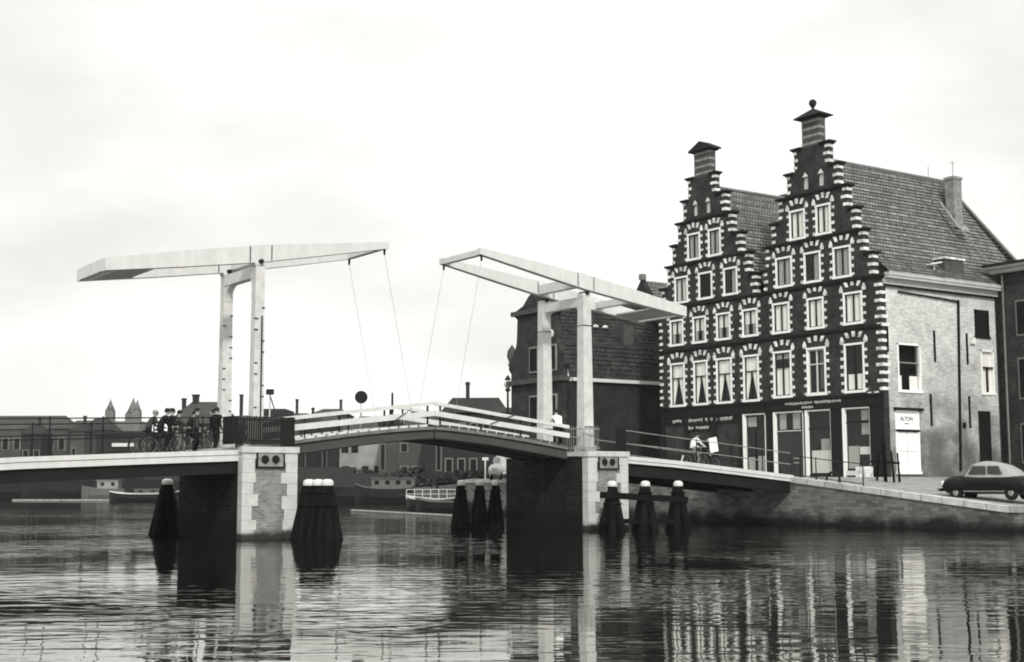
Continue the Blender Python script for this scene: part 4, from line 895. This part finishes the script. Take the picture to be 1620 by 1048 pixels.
# moored boats
def boat(px, D, L_, H_, label, hullm, deckm, cab=None, rz=0, cover=False, beam_=1.6, free=.9, mast=0, rails=False):
    p = G(px, D); t = thing('boat' if not cover else 'barge', (p.x, p.y, 0), label, 'boat' if not cover else 'barge', 'boats moored beyond the bridge', local=True, rz=-YAW+rz)
    b = MB(hullm, deckm); n = 12; sec = []
    for i in range(n+1):
        u = -L_/2+L_*i/n; f_ = abs(2*i/n-1); w2 = beam_*(1-f_**4)*.96+.06; sh = free*(1+.35*f_**3)
        sec.append([(u, -w2*.7, -.4), (u, -w2, sh*.4), (u, -w2, sh), (u, w2, sh), (u, w2, sh*.4), (u, w2*.7, -.4)])
    vs = [q for s_ in sec for q in s_]; k = 6
    b.add(vs, [(i*k+j, (i+1)*k+j, (i+1)*k+j+1, i*k+j+1) for i in range(n) for j in (0, 1, 3, 4)], 0, False); b.add(vs, [(i*k+2, (i+1)*k+2, (i+1)*k+3, i*k+3) for i in range(n)], 1); b.build('hull', t)
    b = MB(deckm)
    for s_ in (-1, 1):
        for i in range(n):
            a0, a1 = sec[i][2 if s_ < 0 else 3], sec[i+1][2 if s_ < 0 else 3]; b.bar(a0, a1, .1, .1)
    b.build('gunwale', t)
    if cab:
        u0, u1, h_, m_ = cab; b = MB(m_, dark_in); b.box(u0, u1, -beam_*.62, beam_*.62, free*.9, free+h_); b.box(u0-.12, u1+.12, -beam_*.72, beam_*.72, free+h_, free+h_+.09)
        cc = b.build('cabin', t)
        k = max(1, int((u1-u0)/1.1))
        for i in range(k):
            uc = u0+(u1-u0)*(i+.5)/k; b = MB(dark_in); b.box(uc-.25, uc+.25, -beam_*.62-.03, -beam_*.62+.01, free+h_*.4, free+h_*.8); b.build('cabin_window', cc)
    if cover:
        b = MB(hullm); b.prism([(-beam_*.8, free), (beam_*.8, free), (beam_*.5, H_), (-beam_*.5, H_)], 'x', -L_*.36, L_*.36); b.build('hatch_cover', t)
    if rails:
        b = MB(white)
        for i in range(7):
            u = -L_*.4+L_*.8*i/6; b.tube((u, -beam_*.8, free), (u, -beam_*.8, free+.75), .03, n=6)
        b.tube((-L_*.4, -beam_*.8, free+.75), (L_*.4, -beam_*.8, free+.75), .03, n=6); b.tube((-L_*.4, -beam_*.8, free+.4), (L_*.4, -beam_*.8, free+.4), .025, n=6); b.build('boat_rail', t)
    if mast: b = MB(tar); b.tube((0, 0, free), (0, 0, free+mast), .05, .03, 8); b.build('mast', t)
    return t
bl = mat('boat_black', .012, .5, .3, 1); bgm = mat('boat_grey', .11, .6, .2, 1)
boat(616, 150, 7.5, 2.6, 'dark cabin boat with long pale cabin moored under the leaves', bl, bgm, cab=(-1.9, 2.7, 1.1, bgm), free=1.5)
boat(565, 158, 9, 3.2, 'black covered barge moored next to the pale-cabin boat', bl, bl, cover=True, free=1.6)
boat(690, 108, 5.6, 2, 'small open boat with white gunwale and rail right of the barges', bl, offwhite, rz=-.5, free=.8, rails=True, beam_=1.1)
boat(725, 96, 6.5, 2, 'dark rowing boat with pale thwart beside the shaded mooring posts', bl, bgm, rz=-.35, free=.75, beam_=.9)
boat(228, 170, 8.5, 2, 'low motor boat with bright white deck left of the left mooring post', bl, white, rz=.05, free=.9, cab=(-1, 2, .5, bgm))
for i, (px, D, L_, H_, fr, lb_) in enumerate([(60, 209, 26, 4.2, 2.4, 'long dark barge at the far left under the span'), (150, 206, 22, 4.6, 2.6, 'long dark barge below the warehouse'), (330, 196, 24, 4.4, 2.4, 'dark barge moored left of the left pier'), (500, 180, 14, 4.2, 2.3, 'dark barge seen between the left pier and its mooring posts')]):
    boat(px, D, L_, H_, lb_, bl, bl, cover=True, free=fr, beam_=2.4, cab=(L_*.38, L_*.44, 1.5, bgm))
boat(178, 199, 9, 3, 'small grey cabin boat in front of the long dark barges', bgm, bgm, cab=(-2, 1, 1.2, f_light), free=1.4)
for (pa, Da, pb, Db, lb_) in ((556, 101, 726, 82, 'long pale floating timber boom in front of the barges under the leaves'), (20, 178, 242, 172, 'long pale floating timber boom under the left span')):
    A_, B_ = G(pa, Da, .05), G(pb, Db, .05); b = MB(stone_d); b.tube(A_, B_, .1 if Da < 150 else .14, n=8); b.build('floating_boom', label=lb_, cat='timber boom', org=(A_+B_)/2)
# thicket of shrubs and clutter on the far bank
def shrub(px, D, w_, h_, label, seed, tonev=.03):
    p = G(px, D); base = 1.3; t = thing('shrub', (p.x, p.y, base), label, 'shrub', 'shrubs on the far bank'); rr = random.Random(seed)
    mm = mat('shrub_leaves', tonev, .9, .5, 1); b = MB(mm)
    for k in range(900):
        a_ = rr.uniform(0, 2*math.pi); u = rr.random()**.5; z = rr.random(); r_ = w_/2*(math.sin(math.pi*min(z*.8+.15, 1))**.6)*u*rr.uniform(.8, 1.15)
        c = Vector((p.x+r_*math.cos(a_), p.y+r_*math.sin(a_), base+z*h_)); s_ = rr.uniform(.12, .32)
        d1 = Vector((rr.uniform(-1, 1), rr.uniform(-1, 1), rr.uniform(-1, 1))).normalized()*s_; d2 = Vector((rr.uniform(-1, 1), rr.uniform(-1, 1), rr.uniform(-1, 1))).normalized()*s_
        b.add([c-d1, c+d2, c+d1, c-d2], [(0, 1, 2, 3)])
    b.build('foliage', t, rec=False); b = MB(tar); b.tube((p.x, p.y, base-.2), (p.x, p.y, base+h_*.6), .12, .05, 8); b.build('trunk', t)
for i, (px, D, w_, h_) in enumerate([(100, 219, 11, 3.2), (205, 214, 12, 3.2), (285, 210, 12, 3.4), (570, 185, 9, 2.6), (655, 163, 9, 2.4), (735, 128, 7, 1.8)]):
    shrub(px, D, w_, h_, ['dark shrub on the far bank under the left span, nearest the left edge', 'dark shrub on the bank below the church', 'dark shrub just left of the left mooring post', 'dark shrub in front of the pale far house', 'dark shrub below the small white-framed windows', 'dark shrub by the small open boat'][i], 40+i)
# street lamps, signs, masts
def lamp(px, D, ztop, label, r=.28, base=2.1):
    p = G(px, D); t = thing('street_lamp', (p.x, p.y, base), label, 'street lamp')
    b = MB(coping); b.tube((p.x, p.y, base), (p.x, p.y, base+1), .2, .14); b.tube((p.x, p.y, base+1), (p.x, p.y, ztop-.9), .11, .07); b.lathe((p.x, p.y, ztop-1.0), [(.08, 0), (.2, .1), (.14, .2)], 10); b.build('pole', t)
    b = MB(curt_l); b.lathe((p.x, p.y, ztop-.8), [(.1, 0), (r, .28), (r*.95, .45), (.12, .6)], 12); b.build('lantern', t)
    b = MB(coping); b.lathe((p.x, p.y, ztop-.2), [(r*.8, 0), (.15, .14), (.04, .32)], 12); b.build('lantern_cap', t)
lamp(803, 92, ZH(595, 92), 'slender street lamp with round lantern left of the dark neck-gable house')
p = G(767, 105); t = thing('sign_post', (p.x, p.y, 2.0), 'short white post with small white board on the bank behind the mooring posts', 'sign post')
b = MB(white); b.tube((p.x, p.y, 2.0), (p.x, p.y, ZH(727, 105)), .06, n=8); b.build('pole', t)
b = MB(white); c0 = Vector((p.x, p.y, ZH(726, 105))); b.bar(c0-X_*.24, c0+X_*.24, .08, .22); b.build('board', t)
# round traffic sign on the far side of the leaf
t = thing('round_sign', (-1.55, 3.35, 4.1), 'dark round traffic disc on a pale pole above the far railing of the left leaf', 'traffic sign')
b = MB(white); b.tube((-1.55, 3.35, 4.1), (-1.55, 3.35, 5.4), .035, n=8); b.build('pole', t)
b = MB(steel_dark); vd = Vector((fx, fy, 0)); c0 = Vector((-1.55, 3.33, 5.62)); b.tube(c0-vd*.02, c0+vd*.02, .27, n=24); b.build('disc', t)
t = thing('marker_post', (-.12, 3.2, 4.3), 'short dark post standing where the two leaves meet', 'post'); b = MB(steel_dark); b.tube((-.12, 3.2, 4.25), (-.12, 3.2, 5.85), .055, .045, 8); b.build('shaft', t)
p = G(424, 180); t = thing('ship_mast', (p.x, p.y, 1), 'pale ship mast with dark top and stay, right of the left portal', 'mast')
b = MB(offwhite); b.tube((p.x, p.y, .5), (p.x, p.y, ZH(618, 180)), .16, .1, 8); b.build('pole', t)
b = MB(coping); zt = ZH(616, 180); b.box(p.x-.4, p.x+.4, p.y-.4, p.y+.4, zt-.5, zt+.2); b.bar((p.x, p.y, zt-.6), p+X_*1.0+Vector((0, 0, zt-3.5)), .14, .14); b.build('mast_head', t)
# ------------------------------------------------------------------ trestle of dark posts at the corner
t = thing('post_stack', (23.9, -2.95, 2.0), 'group of dark upright posts leaning together on the quay by the pale side wall', 'wooden posts')
for i, (dx, dy, lx, ly, h_) in enumerate([(0, .55, .05, -.12, 1.5), (.1, .12, -.05, .02, 2.2), (-.1, -.12, .05, .05, 1.9), (.2, -.35, 0, .1, 1.5), (0, -.85, .05, .1, 1.4)]):
    b = MB(tar); b.bar((23.9+dx, -2.95+dy, gh(-3)-.02), (23.9+dx+lx, -2.95+dy+ly*1.2, gh(-3)+h_), .085, .085, .06, .06); b.build('post', t)
b = MB(tar); b.bar((23.75, -2.2, gh(-3)+1.0), (23.8, -3.9, gh(-3)+.9), .08, .1); b.build('crossbar', t)
b = MB(stone); b.box(XF-.8, XF-.2, .35, 1.0, 2.25, 2.8); b.build('stone_block', label='small grey stone block under the right shop window', cat='stone block', org=(XF-.5, .7, 2.25))

# ------------------------------------------------------------------ people
def person_mesh(J, rad, mats_of, name, t, hair, headr=.105):
    """J: joint -> (x,y,z); edges grow a skinned surface; mats_of(face centre)->index"""
    E = [('pel', 'spi'), ('spi', 'che'), ('che', 'nec'), ('nec', 'hea'), ('che', 'shL'), ('shL', 'elL'), ('elL', 'wrL'), ('wrL', 'haL'), ('che', 'shR'), ('shR', 'elR'), ('elR', 'wrR'), ('wrR', 'haR'),
         ('pel', 'hiL'), ('hiL', 'knL'), ('knL', 'anL'), ('anL', 'toL'), ('pel', 'hiR'), ('hiR', 'knR'), ('knR', 'anR'), ('anR', 'toR')]
    names = list(J); me = bpy.data.meshes.new(name); me.from_pydata([J[k] for k in names], [(names.index(a), names.index(b)) for a, b in E], [])
    o = bpy.data.objects.new('tmpbody', me); C.objects.link(o); md = o.modifiers.new('s', 'SKIN'); md.use_smooth_shade = True
    for i, k in enumerate(names):
        r = rad.get(k, rad.get(k[:2], .06)); sv = me.skin_vertices[0].data[i]; sv.radius = (r if not isinstance(r, tuple) else r[0], r if not isinstance(r, tuple) else r[1]); sv.use_root = (k == 'pel')
    o.modifiers.new('u', 'SUBSURF').levels = 2; bpy.context.view_layer.update()
    m2 = bpy.data.meshes.new_from_object(o.evaluated_get(bpy.context.evaluated_depsgraph_get())); C.objects.unlink(o)
    bm = bmesh.new(); bm.from_mesh(m2)
    # head volume with face, and fingers
    hd = Vector(J['hea']); fwd = Vector(J['face'] if 'face' in J else (1, 0, 0))
    bmesh.ops.create_uvsphere(bm, u_segments=12, v_segments=9, radius=headr, matrix=Matrix.Translation(hd+Vector((0, 0, .03))) @ Matrix.Diagonal((1.0, .82, 1.2, 1)))
    bmesh.ops.create_cone(bm, cap_ends=True, segments=6, radius1=.022, radius2=.008, depth=.04, matrix=Matrix.Translation(hd+Vector((headr*1.02, 0, .02))) @ Matrix.Rotation(R(90), 4, 'Y'))
    for sy in (-1, 1):
        bmesh.ops.create_uvsphere(bm, u_segments=6, v_segments=5, radius=.02, matrix=Matrix.Translation(hd+Vector((0, sy*headr*.85, .02))))
        bmesh.ops.create_uvsphere(bm, u_segments=6, v_segments=5, radius=.013, matrix=Matrix.Translation(hd+Vector((headr*.9, sy*.035, .045))))
    for s_ in 'LR':
        h_ = Vector(J['ha'+s_]); wv = Vector(J['wr'+s_]); d = (h_-wv).normalized(); sd = d.cross(Vector((0, 0, 1))).normalized()
        for k in range(5):
            base = h_+sd*(k-1.5)*.017 if k < 4 else h_-sd*.035-d*.03
            dd = (d+Vector((0, 0, -.35))).normalized() if k < 4 else (d-sd*.8).normalized()
            ln = (.06, .07, .065, .05, .045)[k]
            M_ = Matrix.Translation(base+dd*ln/2) @ dd.to_track_quat('Z', 'Y').to_matrix().to_4x4()
            bmesh.ops.create_cone(bm, cap_ends=True, segments=5, radius1=.009, radius2=.006, depth=ln, matrix=M_)
    for f in bm.faces:
        f.material_index = mats_of(f.calc_center_median(), J); f.smooth = True
    bm.to_mesh(m2); bm.free(); return m2
def nearest_part(p, J):
    best, bd = None, 9
    for a, b in (('hea', 'nec'), ('nec', 'che'), ('che', 'pel'), ('shL', 'elL'), ('elL', 'wrL'), ('wrL', 'haL'), ('shR', 'elR'), ('elR', 'wrR'), ('wrR', 'haR'), ('hiL', 'knL'), ('knL', 'anL'), ('anL', 'toL'), ('hiR', 'knR'), ('knR', 'anR'), ('anR', 'toR')):
        A, B_ = Vector(J[a]), Vector(J[b]); d = B_-A; t_ = max(0, min(1, (p-A).dot(d)/max(d.length_squared, 1e-6))); q_ = (A+d*t_-p).length
        if q_ < bd: bd = q_; best = a+b
    return best
RAD = dict(pel=(.15, .12), spi=(.14, .11), che=(.17, .12), nec=.055, hea=.085, shL=.075, shR=.075, el=.05, wr=.033, ha=.035, hi=.1, kn=.065, an=.045, to=.04)
def person(loc, rz, J, top, legs, hairm, label, group=None, bare_arm=False, sleeve=None):
    t = thing('person', loc, label, 'person', group, local=True, rz=rz)
    def mo(p, J):
        k = nearest_part(p, J)
        if k.startswith('hea') or k in ('wrLhaL', 'wrRhaR'): return 0
        if bare_arm and k in ('elLwrL', 'elRwrR'): return 0
        if k[:2] in ('hi', 'kn'): return 2
        if k[:2] == 'an': return 3
        if k == 'chepel' and p.z < J['pel'][2]+.02: return 2
        return 1
    me = person_mesh({k: v_ for k, v_ in J.items()}, RAD, mo, 'body', t, hairm); mi_ = [p_.material_index for p_ in me.polygons]; me.materials.clear()
    for q_ in (skin, top, legs, rubber): me.materials.append(q_)
    me.polygons.foreach_set('material_index', mi_)
    bd = bpy.data.objects.new('body', me); C.objects.link(bd); bd.parent = t; ORG[bd.name] = Vector()
    hd = Vector(J['hea']); b = MB(hairm); c = hd+Vector((-.018, 0, .055)); b.lathe(c, [(.108, -.04), (.113, .02), (.1, .07), (.06, .1), (.01, .112)], 12); b.build('hair', t); return t
STAND = dict(pel=(0, 0, .92), spi=(0, 0, 1.08), che=(.01, 0, 1.3), nec=(.01, 0, 1.46), hea=(.03, 0, 1.58), shL=(0, .19, 1.38), elL=(-.03, .25, 1.1), wrL=(.08, .25, .88), haL=(.12, .25, .82), shR=(0, -.19, 1.38), elR=(-.03, -.25, 1.1), wrR=(.08, -.25, .88), haR=(.12, -.25, .82),
             hiL=(0, .1, .88), knL=(.08, .11, .48), anL=(-.02, .11, .08), toL=(.15, .12, .04), hiR=(0, -.1, .88), knR=(.0, -.11, .48), anR=(-.12, -.11, .1), toR=(.05, -.12, .04))
LEAN = dict(STAND); LEAN.update(pel=(-.15, 0, .9), spi=(-.08, 0, 1.06), che=(.06, 0, 1.25), nec=(.14, 0, 1.38), hea=(.2, 0, 1.5), shL=(.08, .18, 1.3), elL=(.3, .2, 1.1), wrL=(.48, .15, 1.05), haL=(.55, .13, 1.04), shR=(.08, -.18, 1.3), elR=(.3, -.2, 1.1), wrR=(.48, -.15, 1.05), haR=(.55, -.13, 1.04), hiL=(-.15, .1, .86), hiR=(-.15, -.1, .86))
RIDE = dict(pel=(-.18, 0, .95), spi=(-.12, 0, 1.1), che=(.02, 0, 1.3), nec=(.1, 0, 1.43), hea=(.16, 0, 1.55), shL=(.04, .18, 1.35), elL=(.22, .24, 1.15), wrL=(.42, .24, 1.04), haL=(.48, .23, 1.03), shR=(.04, -.18, 1.35), elR=(.22, -.24, 1.15), wrR=(.42, -.24, 1.04), haR=(.48, -.23, 1.03),
            hiL=(-.14, .1, .9), knL=(.25, .1, .72), anL=(.1, .1, .36), toL=(.24, .1, .32), hiR=(-.14, -.1, .9), knR=(.16, -.1, .5), anR=(.0, -.1, .14), toR=(.14, -.1, .1))
def bicycle(loc, rz, label, guard=False):
    t = thing('bicycle', loc, label, 'bicycle', 'bicycles ridden over the bridge', local=True, rz=rz)
    for x in (-.52, .56):
        b = MB(rubber); b.torus((x, 0, .34), (0, 1, 0), .32, .022, 24, 6); wv = b.build('wheel', t)
        b = MB(rail_m)
        for k in range(12):
            a_ = 2*math.pi*k/12; b.tube((x, 0, .34), (x+.31*math.cos(a_), 0, .34+.31*math.sin(a_)), .004, n=4)
        b.torus((x, 0, .34), (0, 1, 0), .3, .012, 24, 5); b.build('rim', wv)
    b = MB(black); P = dict(bb=(-.08, 0, .3), st=(-.22, 0, .82), hd=(.38, 0, .86), hb=(.42, 0, .7))
    for a_, c_ in (('bb', 'st'), ('st', 'hd'), ('bb', 'hb')): b.tube(P[a_], P[c_], .018, n=8)
    b.tube((-.52, .04, .34), P['bb'], .012, n=6); b.tube((-.52, -.04, .34), P['bb'], .012, n=6); b.tube((-.52, .04, .34), (-.2, 0, .76), .01, n=6); b.tube((-.52, -.04, .34), (-.2, 0, .76), .01, n=6)
    b.tube(P['hb'], (.56, .05, .34), .014, n=6); b.tube(P['hb'], (.56, -.05, .34), .014, n=6); b.tube(P['hb'], P['hd'], .02, n=8); b.build('frame', t)
    b = MB(chrome); b.tube((.38, 0, .86), (.36, 0, 1.0), .013, n=6); b.tube((.36, -.25, 1.02), (.36, .25, 1.02), .012, n=6)
    for s_ in (-1, 1): b.tube((.36, s_*.25, 1.02), (.46, s_*.25, 1.0), .014, n=6)
    b.build('handlebar', t)
    b = MB(black); b.lathe((-.24, 0, .86), [(.06, 0), (.11, .03), (.09, .07), (.02, .08)], 12); b.build('saddle', t)
    b = MB(black); b.torus((-.52, 0, .34), (0, 1, 0), .365, .02, 12, 5, 0, -2.0, .6); b.build('mudguard', t)
    if guard: b = MB(white); b.bar((-.9, -.02, .28), (-.76, -.02, .62), .03, .07); b.build('tail_plate', t, label='white rear mudguard tip')
    b = MB(steel_dark); b.torus((-.08, .03, .3), (0, 1, 0), .09, .01, 12, 5); b.box(.05, .16, .07, .16, .29, .31); b.box(-.1, .02, -.16, -.07, .12, .14); b.tube((-.08, -.1, .3), (-.04, -.1, .13), .012, n=6); b.tube((-.08, .1, .3), (.1, .1, .3), .012, n=6); b.build('cranks', t)
    return t
def zL(x): return 2.9+(x+16.6)*.042-.06
def zR(x): return 3.17-(x-8.95)*.08-.06
gp = 'people crossing the left span'
for (x, y, k, top, legs, hm, lb_) in [(-10.95, 2.4, 'ride', cloth_m, cloth_d, hair_l, 'fair-haired cyclist in a grey coat, leftmost on the left span'),
        (-11.0, 1.0, 'ride', cloth_d, cloth_d, hair_d, 'cyclist in a black coat just right of the leftmost cyclist'),
        (-9.8, 2.9, 'ride', cloth_m, cloth_g, hair_d, 'cyclist in a grey jacket and pale trousers, middle of the left span'),
        (-8.75, 1.5, 'stand', cloth_d, cloth_d, hair_d, 'pedestrian in black beside the far portal post on the left span')]:
    z = zL(x)
    if k == 'ride': person((x, y, z+.0), 0, RIDE, top, legs, hm, lb_, gp); bicycle((x, y, z), 0, 'dark bicycle under the '+lb_.split(',')[0])
    else: person((x, y, z), R(20), STAND, top, legs, hm, lb_, gp)
person((-7.95, 3.75, zL(-8)), R(180), STAND, cloth_d, cloth_m, hair_d, 'dark-dressed pedestrian half hidden by the left portal', gp)
person((-8.9, 3.6, zL(-8.9)), R(10), RIDE, cloth_d, cloth_d, hair_d, 'cyclist in a dark jacket in front of the tall-roofed far house', gp); bicycle((-8.9, 3.6, zL(-8.9)), R(10), 'dark bicycle nearest the left portal')
person((-9.45, 1.7, zL(-9.45)), R(-15), STAND, cloth_m, cloth_d, hair_d, 'walker in a dark grey coat beside the cyclists, just left of the black-dressed pedestrian', gp)
person((-10.35, 1.9, zL(-10.3)), R(5), STAND, cloth_d, cloth_d, hair_d, 'walker in black amid the cyclists on the left span', gp)
person((6.55, .35, 3.56), R(80), LEAN, cloth_w, cloth_d, hair_d, 'person in a white shirt leaning over the railing by the right portal')
x = 14.75; person((x, .6, zR(x)), 0, RIDE, cloth_w, cloth_g, hair_d, 'cyclist in a white shirt riding down the right span'); bicycle((x, .6, zR(x)), 0, 'dark bicycle with a white tail plate under the white-shirted cyclist', True)
x = 16.1; person((x, 1.3, zR(x)), 0, RIDE, cloth_d, cloth_d, hair_d, 'cyclist in dark clothes ahead of the white-shirted cyclist on the right span'); bicycle((x, 1.3, zR(x)), 0, 'dark bicycle behind the white panel on the right span')
b = MB(curt); b.add([], []); b.bar((15.62, .2, 3.45-.02), (15.5, .2, 4.1), .03, .5, side=(0, 1, 0)); b.build('white_panel', label='white rectangular panel carried upright beside the dark cyclist', cat='panel', org=(15.6, .2, 3.45))

# ------------------------------------------------------------------ cars
def car(loc, rz, label, paint, group='parked cars', roofp=None):
    t = thing('car', loc, label, 'car', group, local=True, rz=rz); t.scale = (.9, .97, 1.04)
    # x forward, length 4.2
    st = [(-2.25, .40, .45, .66), (-2.15, .60, .34, .84), (-1.85, .76, .26, .96), (-1.4, .82, .24, 1.02), (-.7, .84, .24, 1.04), (0, .84, .24, 1.05), (.6, .83, .24, 1.05), (1.0, .80, .24, 1.05), (1.35, .74, .25, 1.04), (1.7, .68, .27, 1.0), (2.0, .6, .32, .92), (2.15, .45, .4, .76)]
    b = MB(paint); vs = []; k = 16
    for x, w2, z0, z1 in st:
        for j in range(k):
            a_ = 2*math.pi*(j+.5)/k; c_, s_ = math.cos(a_), math.sin(a_); e = .55
            vs.append((x, w2*math.copysign(abs(c_)**e, c_), (z0+z1)/2+(z1-z0)/2*math.copysign(abs(s_)**e, s_)))
    n = len(st); b.add(vs, [(i*k+j, i*k+(j+1) % k, (i+1)*k+(j+1) % k, (i+1)*k+j) for i in range(n-1) for j in range(k)]+[tuple(range(k))[::-1], tuple(range((n-1)*k, n*k))], 0, True)
    for sy in (-1, 1):      # front wings bulge
        for xx, rr_ in ((1.38, .36), (-1.38, .38)):
            b.lathe((0, 0, 0), [(.01, 0)], 3) if False else None
            vs2 = []; nn_ = 10; kk = 10
            for i in range(nn_+1):
                u = -1+2*i/nn_; r_ = math.sqrt(max(0, 1-u*u))
                for j in range(kk):
                    a_ = 2*math.pi*j/kk; vs2.append((xx+u*.8, sy*.62+.24*r_*math.cos(a_), .58+.38*r_*math.sin(a_)))
            b.add(vs2, [(i*kk+j, i*kk+(j+1) % kk, (i+1)*kk+(j+1) % kk, (i+1)*kk+j) for i in range(nn_) for j in range(kk)], 0, True)
    body = b.build('body', t)
    # cabin
    dx = .42; cs = [(x_+dx, w_, z_) for x_, w_, z_ in [(-2.05, .5, .96), (-1.8, .62, 1.24), (-1.35, .68, 1.46), (-.8, .70, 1.58), (-.25, .70, 1.61), (.12, .68, 1.54), (.38, .64, 1.32), (.62, .62, 1.02)]]
    b = MB(roofp or paint, glass, dark_in); vs = []; k = 9
    for x, w2, zt in cs:
        for j in range(k):
            a_ = math.pi*j/(k-1); c_, s_ = math.cos(a_), math.sin(a_); vs.append((x, -w2*(1.1 if s_ < .1 else 1)*math.copysign(abs(c_)**.6, c_), .9+(zt-.9)*abs(s_)**.55))
    n = len(cs); b.add(vs, [(i*k+j, i*k+j+1, (i+1)*k+j+1, (i+1)*k+j) for i in range(n-1) for j in range(k-1)], 0, True); b.build('cabin', t)
    gl = mat('car_glass', .03, .1, spec=.5)
    for sy in (-1, 1):
        for x0, x1, xa, xb in ((-.18, .74, -.14, .5), (-.98, -.26, -.78, -.22)):
            b = MB(gl); b.add([(x0, sy*.775, 1.06), (x1, sy*.75, 1.06), (xb, sy*.70, 1.4), (xa, sy*.71, 1.4)], [(0, 1, 2, 3)]); b.build('side_window', t)
    b = MB(lens); b.add([(1.12, -.54, 1.04), (1.12, .54, 1.04), (.66, .46, 1.5), (.66, -.46, 1.5)], [(0, 1, 2, 3)]); b.build('windscreen', t)
    for x in (1.38, -1.38):
        for sy in (-1, 1):
            b = MB(rubber); b.tube((x, sy*.62, .31), (x, sy*.8, .31), .31, n=20); wv = b.build('wheel', t); b = MB(chrome); b.tube((x, sy*.79, .31), (x, sy*.82, .31), .15, .1, 16); b.build('hubcap', wv)
    for sy in (-1, 1):
        b = MB(lens); b.sphere((2.08, sy*.6, .68), .12); b.build('headlight', t)
        b = MB(chrome); b.bar((-1.1, sy*.835, .36), (.95, sy*.835, .36), .03, .05); b.build('sill_trim', t)
    b = MB(chrome); b.bar((2.26, -.78, .42), (2.26, .78, .42), .1, .13); b.bar((-2.3, -.78, .42), (-2.3, .78, .42), .1, .13); b.build('bumper', t)
    b = MB(chrome); b.box(2.12, 2.2, -.25, .25, .5, .76); b.build('grille', t)
    return t
car((21.75, -10.5, gh(-10.5)+.0), R(101), 'black rounded saloon car with sky reflection painted on its roof on the sloping quay at the right edge', carp, roofp=mat('car_roof_sky_reflection', .28, .4, spec=.3))  # lighter cabin colour paints in the sky reflected on a black car
car((tuple(G(800, 88, 2.22))), R(70), 'light grey car on the far quay behind the right pier', mat('grey_car_paint', .3, .35, spec=.5, coat=.5))

# ------------------------------------------------------------------ haze
hz = MB(); hz.box(-800, 1200, -200, 1200, -3, 60)
hm = bpy.data.materials.new('air'); hm.use_nodes = True; ht = hm.node_tree; ht.nodes.clear()
ho = ht.nodes.new('ShaderNodeOutputMaterial'); hv = ht.nodes.new('ShaderNodeVolumePrincipled'); hv.inputs['Color'].default_value = (.97, .97, .95, 1); hv.inputs['Density'].default_value = .00013
ht.links.new(hv.outputs[0], ho.inputs['Volume']); hz.m = [hm]; hz.build('haze', kind='stuff')
